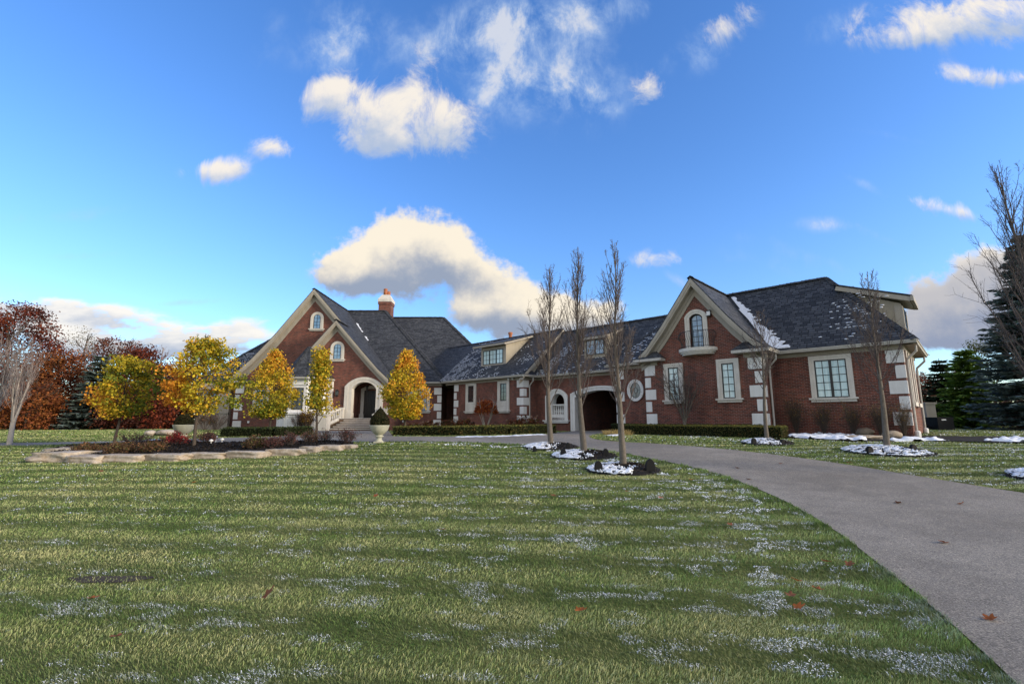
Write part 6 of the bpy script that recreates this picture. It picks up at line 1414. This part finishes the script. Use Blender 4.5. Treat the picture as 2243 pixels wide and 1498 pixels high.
def conifer(px, base_py, top_py, hw_px, Y, cols, label, group, seed, name='spruce_tree', levels=26, per=11, droop=.25, sub=15, needle=.11, tipc=None, prof=1.0, bare=.02, dense=1.0):
    rng = np.random.default_rng(seed); r_ = ray(px, base_py); b = r_ * (Y / r_[1]); b[2] = g1(b[0], b[1]); sc = Y / 1058; z1 = H + (920 - top_py) * sc; ht = z1 - b[2]; hw = hw_px * sc
    root = empty(name, b, label, 'conifer', group); w = Wood(); w.br([b - [0, 0, .1], b + [0, 0, ht * .5], b + [0, 0, ht]], ht * .016 + .04, .015, 8); P = []; Cc = []; tipf = []; Dd = []
    for l in range(levels):
        t_ = bare + (1 - bare) * (l + rng.uniform(-.3, .3)) / levels; t_ = min(max(t_, .01), .985); z = b[2] + ht * t_; L_ = hw * (1 - t_) ** prof * rng.uniform(.9, 1.1) + .12
        nb_ = max(5, int(per * (1 - .45 * t_)))
        for k in range(nb_):
            a = 2 * math.pi * k / nb_ + l * 1.3 + rng.normal() * .2; o_ = np.array([math.cos(a), math.sin(a), 0]); ln = L_ * rng.uniform(.72, 1.12)
            n = 6; s = np.linspace(0, 1, n); pts = np.array([b[0], b[1], z]) + o_ * (s * ln)[:, None] + np.array([0, 0, 1]) * ((-droop * s + .32 * droop * s ** 2.6 * 1.6) * ln + .06 * s)[:, None]
            w.br(pts, .02 + .012 * ln, .006, 4); side = np.array([-o_[1], o_[0], 0]); m_ = int(sub * (3 + ln * 9) / 6 * dense)
            s_ = rng.random(m_) ** .75; sd = rng.normal(size=m_) * .24 * ln * (1.05 - s_) ; base = np.array([b[0], b[1], z]) + o_ * (s_ * ln)[:, None] + np.array([0, 0, 1]) * ((-droop * s_ + .32 * droop * s_ ** 2.6 * 1.6) * ln + .06 * s_)[:, None]
            q = base + side * sd[:, None] + np.array([0, 0, -1]) * (np.abs(sd) * .22 + rng.random(m_) * .05)[:, None] + rng.normal(size=(m_, 3)) * .03
            P.append(q); tipf.append(s_); Dd.append(o_ * 1.0 + side * np.sign(sd)[:, None] * .8 + rng.normal(size=(m_, 3)) * .25)
    w.build('trunk', 'bark_dark', root); P = np.concatenate(P); s_ = np.concatenate(tipf); D_ = unit(np.concatenate(Dd)); n = len(P)
    col = pick(cols, n, rng, .22)
    if tipc is not None: f = (sm((s_ - .6) / .4) * rng.uniform(.3, 1, n))[:, None]; col = col * (1 - f) + np.asarray(tipc) * f
    sz = needle * rng.uniform(.7, 1.4, n); sdv = unit(np.cross(D_, np.array([0, 0, 1.0]) + rng.normal(size=(n, 3)) * .5)); a = sz[:, None]
    V_ = np.stack([P - D_ * a, P + sdv * a * .30, P + D_ * a * 1.1, P - sdv * a * .30], 1).reshape(-1, 3)
    bigmesh('crown', V_, np.arange(4 * n).reshape(n, 4), 'needle', root, np.repeat(col, 4, 0)); return root
BLUE = [(.050, .075, .062), (.035, .055, .045), (.075, .10, .088)]
conifer(198, 952, 772, 66, 36, BLUE, 'blue green spruce at the edge of the left wood', 'evergreens', 501, levels=26, per=13, needle=.20, sub=20, tipc=(.15, .195, .175), prof=.85)
conifer(2316, 950, 478, 150, 25, [(.085, .125, .105), (.055, .085, .070), (.12, .165, .15)], 'great blue spruce at the right edge, tallest evergreen', 'evergreens', 502, levels=40, per=16, needle=.17, sub=26, tipc=(.20, .26, .24), prof=.8)
conifer(2138, 945, 762, 62, 30, [(.15, .25, .04), (.20, .30, .05), (.09, .16, .03)], 'bright green pine left of the great spruce', 'evergreens', 503, name='pine_tree', levels=24, per=13, needle=.17, droop=-.25, sub=24, prof=.55)
conifer(2080, 946, 782, 48, 33, [(.035, .055, .028), (.022, .036, .02), (.05, .07, .032)], 'dark narrow evergreen behind the air conditioner', 'evergreens', 504, levels=22, per=13, needle=.18, sub=22, prof=.6)
# undergrowth closing the view below the crowns
rng = np.random.default_rng(77); P = []
for (x0, x1, y0, y1, h) in ((-62, -25, 41, 50, 3.2), (-70, -40, 34, 42, 2.8), (27, 70, 34, 50, 3.0), (-24, 27, 60, 70, 3.5)):
    n = 9000; x = rng.uniform(x0, x1, n); y = rng.uniform(y0, y1, n); P.append(np.column_stack([x, y, gz(x, y) + h * rng.random(n) * (.45 + .9 * vn(x * .35, y * .35, 3))]))
P = np.concatenate(P); ug = cards('undergrowth', P, rng.uniform(.25, .5, len(P)), pick([(.030, .018, .012), (.05, .026, .014), (.022, .022, .012), (.08, .03, .014)], len(P), rng), rng=rng); ug['kind'] = 'stuff'

# ------------------------------------------------------------------ fallen leaves
FL = [(1748, 1285, 22), (1812, 1242, 16), (1862, 1249, 16), (1750, 1345, 22), (1795, 1303, 12), (1733, 1317, 8), (1272, 1352, 14), (1374, 1082, 12), (1212, 1092, 12), (1448, 1097, 10), (1272, 1060, 10), (1601, 1158, 9), (970, 1168, 14), (263, 1057, 12), (220, 1037, 12), (424, 1062, 8), (563, 1054, 9), (253, 1412, 16), (203, 1323, 12), (823, 1092, 8), (585, 1317, 12), (1515, 1056, 9),
      (2068, 1192, 20), (1968, 1104, 16), (2104, 1107, 12), (1860, 1018, 10), (1640, 1052, 8), (2170, 1362, 18), (1710, 1017, 7), (1615, 1027, 8)]
LV = []
for i, (px, py, s) in enumerate(FL):
    b = gp(px, py); on = inpoly([b[0]], [b[1]], DRIVE)[0]; rng = np.random.default_rng(600 + i); sz = max(.055, s * b[1] / 1058 * .55); n = 22; th = np.linspace(0, 2 * math.pi, n, endpoint=False)
    rr_ = sz * (.50 + .5 * np.abs(np.cos(th * 2.5)) ** 1.4) * rng.uniform(.85, 1.1, n); a = rng.uniform(0, 6.28); tl = rng.normal(size=2) * .28
    up = .022 if on else .05
    x = b[0] + np.cos(th + a) * rr_; y = b[1] + np.sin(th + a) * rr_ * .85; z = b[2] + up + np.abs(tl[0]) * .4 * sz + (x - b[0]) * tl[0] + (y - b[1]) * tl[1] + .35 * rr_ ** 2 / sz * rng.uniform(.2, 1, n)
    mb = MB(); vs = list(zip(x, y, z)) + [(b[0], b[1], b[2] + up)]; mb.add(vs, [(k, (k + 1) % n, n) for k in range(n)])
    o = mb.build('fallen_leaf', 'leaf', loc=tuple(b)); at = o.data.attributes.new('Col', 'FLOAT_COLOR', 'POINT'); c_ = np.array([(.36, .11, .03), (.28, .09, .035), (.20, .08, .04)][i % 3]) * (1 if not on else .8)
    at.data.foreach_set('color', np.tile(np.append(c_, 1), n + 1).astype(np.float32))
    tag(o, 'brown oak leaf fallen on the grey driveway' if on else 'orange oak leaf fallen on the frosted lawn', 'fallen leaf', 'leaves on the driveway' if on else 'leaves on the lawn')
# bare soil patch in the lawn
th = np.linspace(0, 2 * math.pi, 40, endpoint=False); pb = [(-4.05 + math.cos(t) * .40 * (1 + .2 * math.sin(3 * t)), 5.05 + math.sin(t) * .12 * (1 + .2 * math.cos(2 * t))) for t in th]
sheet('bare_soil', pb, .05, 'soil', .006, kind='structure')

# the grass itself comes last so that it leaves room for everything standing in it
GV, GF, GC = grass()
gq = np.concatenate([f for f in GF[0::2]]); gt = np.concatenate([f[:, :3] for f in GF[1::2]])
me = bpy.data.meshes.new('grass'); go = bpy.data.objects.new('grass', me); C.objects.link(go)
me.vertices.add(len(GV)); me.vertices.foreach_set('co', GV.astype(np.float32).ravel())
lp = np.concatenate([gq.ravel(), gt.ravel()]).astype(np.int32); me.loops.add(len(lp)); me.loops.foreach_set('vertex_index', lp)
ls = np.concatenate([np.arange(0, gq.size, 4), gq.size + np.arange(0, gt.size, 3)]).astype(np.int32); me.polygons.add(len(ls)); me.polygons.foreach_set('loop_start', ls)
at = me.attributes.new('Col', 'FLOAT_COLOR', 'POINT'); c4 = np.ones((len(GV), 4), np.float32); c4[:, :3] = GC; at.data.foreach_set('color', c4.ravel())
me.update(calc_edges=True); me.materials.append(MAT['grass']); go['kind'] = 'stuff'
FP = np.concatenate([f[0] for f in FLK]); FSz = np.concatenate([f[1] for f in FLK]); rng = np.random.default_rng(5); nf = len(FP)
dv = np.column_stack([np.ones(nf), rng.normal(size=nf) * .5 - .1, rng.normal(size=nf) * .25]); dv = unit(dv); sv = unit(np.cross(np.column_stack([rng.normal(size=nf) * .5, rng.normal(size=nf) * .5 - .35, np.ones(nf)]), dv)); nv = np.cross(dv, sv); a = FSz[:, None]
j = lambda: rng.uniform(.6, 1.25, (nf, 1))
fv = np.stack([FP - dv * a * .7 * j(), FP - sv * a * .45 * j(), FP + dv * a * .7 * j(), FP + sv * a * .45 * j(), FP + nv * a * .30 * np.sign(nv[:, 2:])], 1).reshape(-1, 3); bs = (np.arange(nf) * 5)[:, None]
ff = np.concatenate([bs + np.array([k, (k + 1) % 4, 4])[None] for k in range(4)])
bigmesh('snow_dusting', fv, ff, 'snow', k=3)['kind'] = 'stuff'; print('snow flecks', nf)
print('grass faces', len(ls))
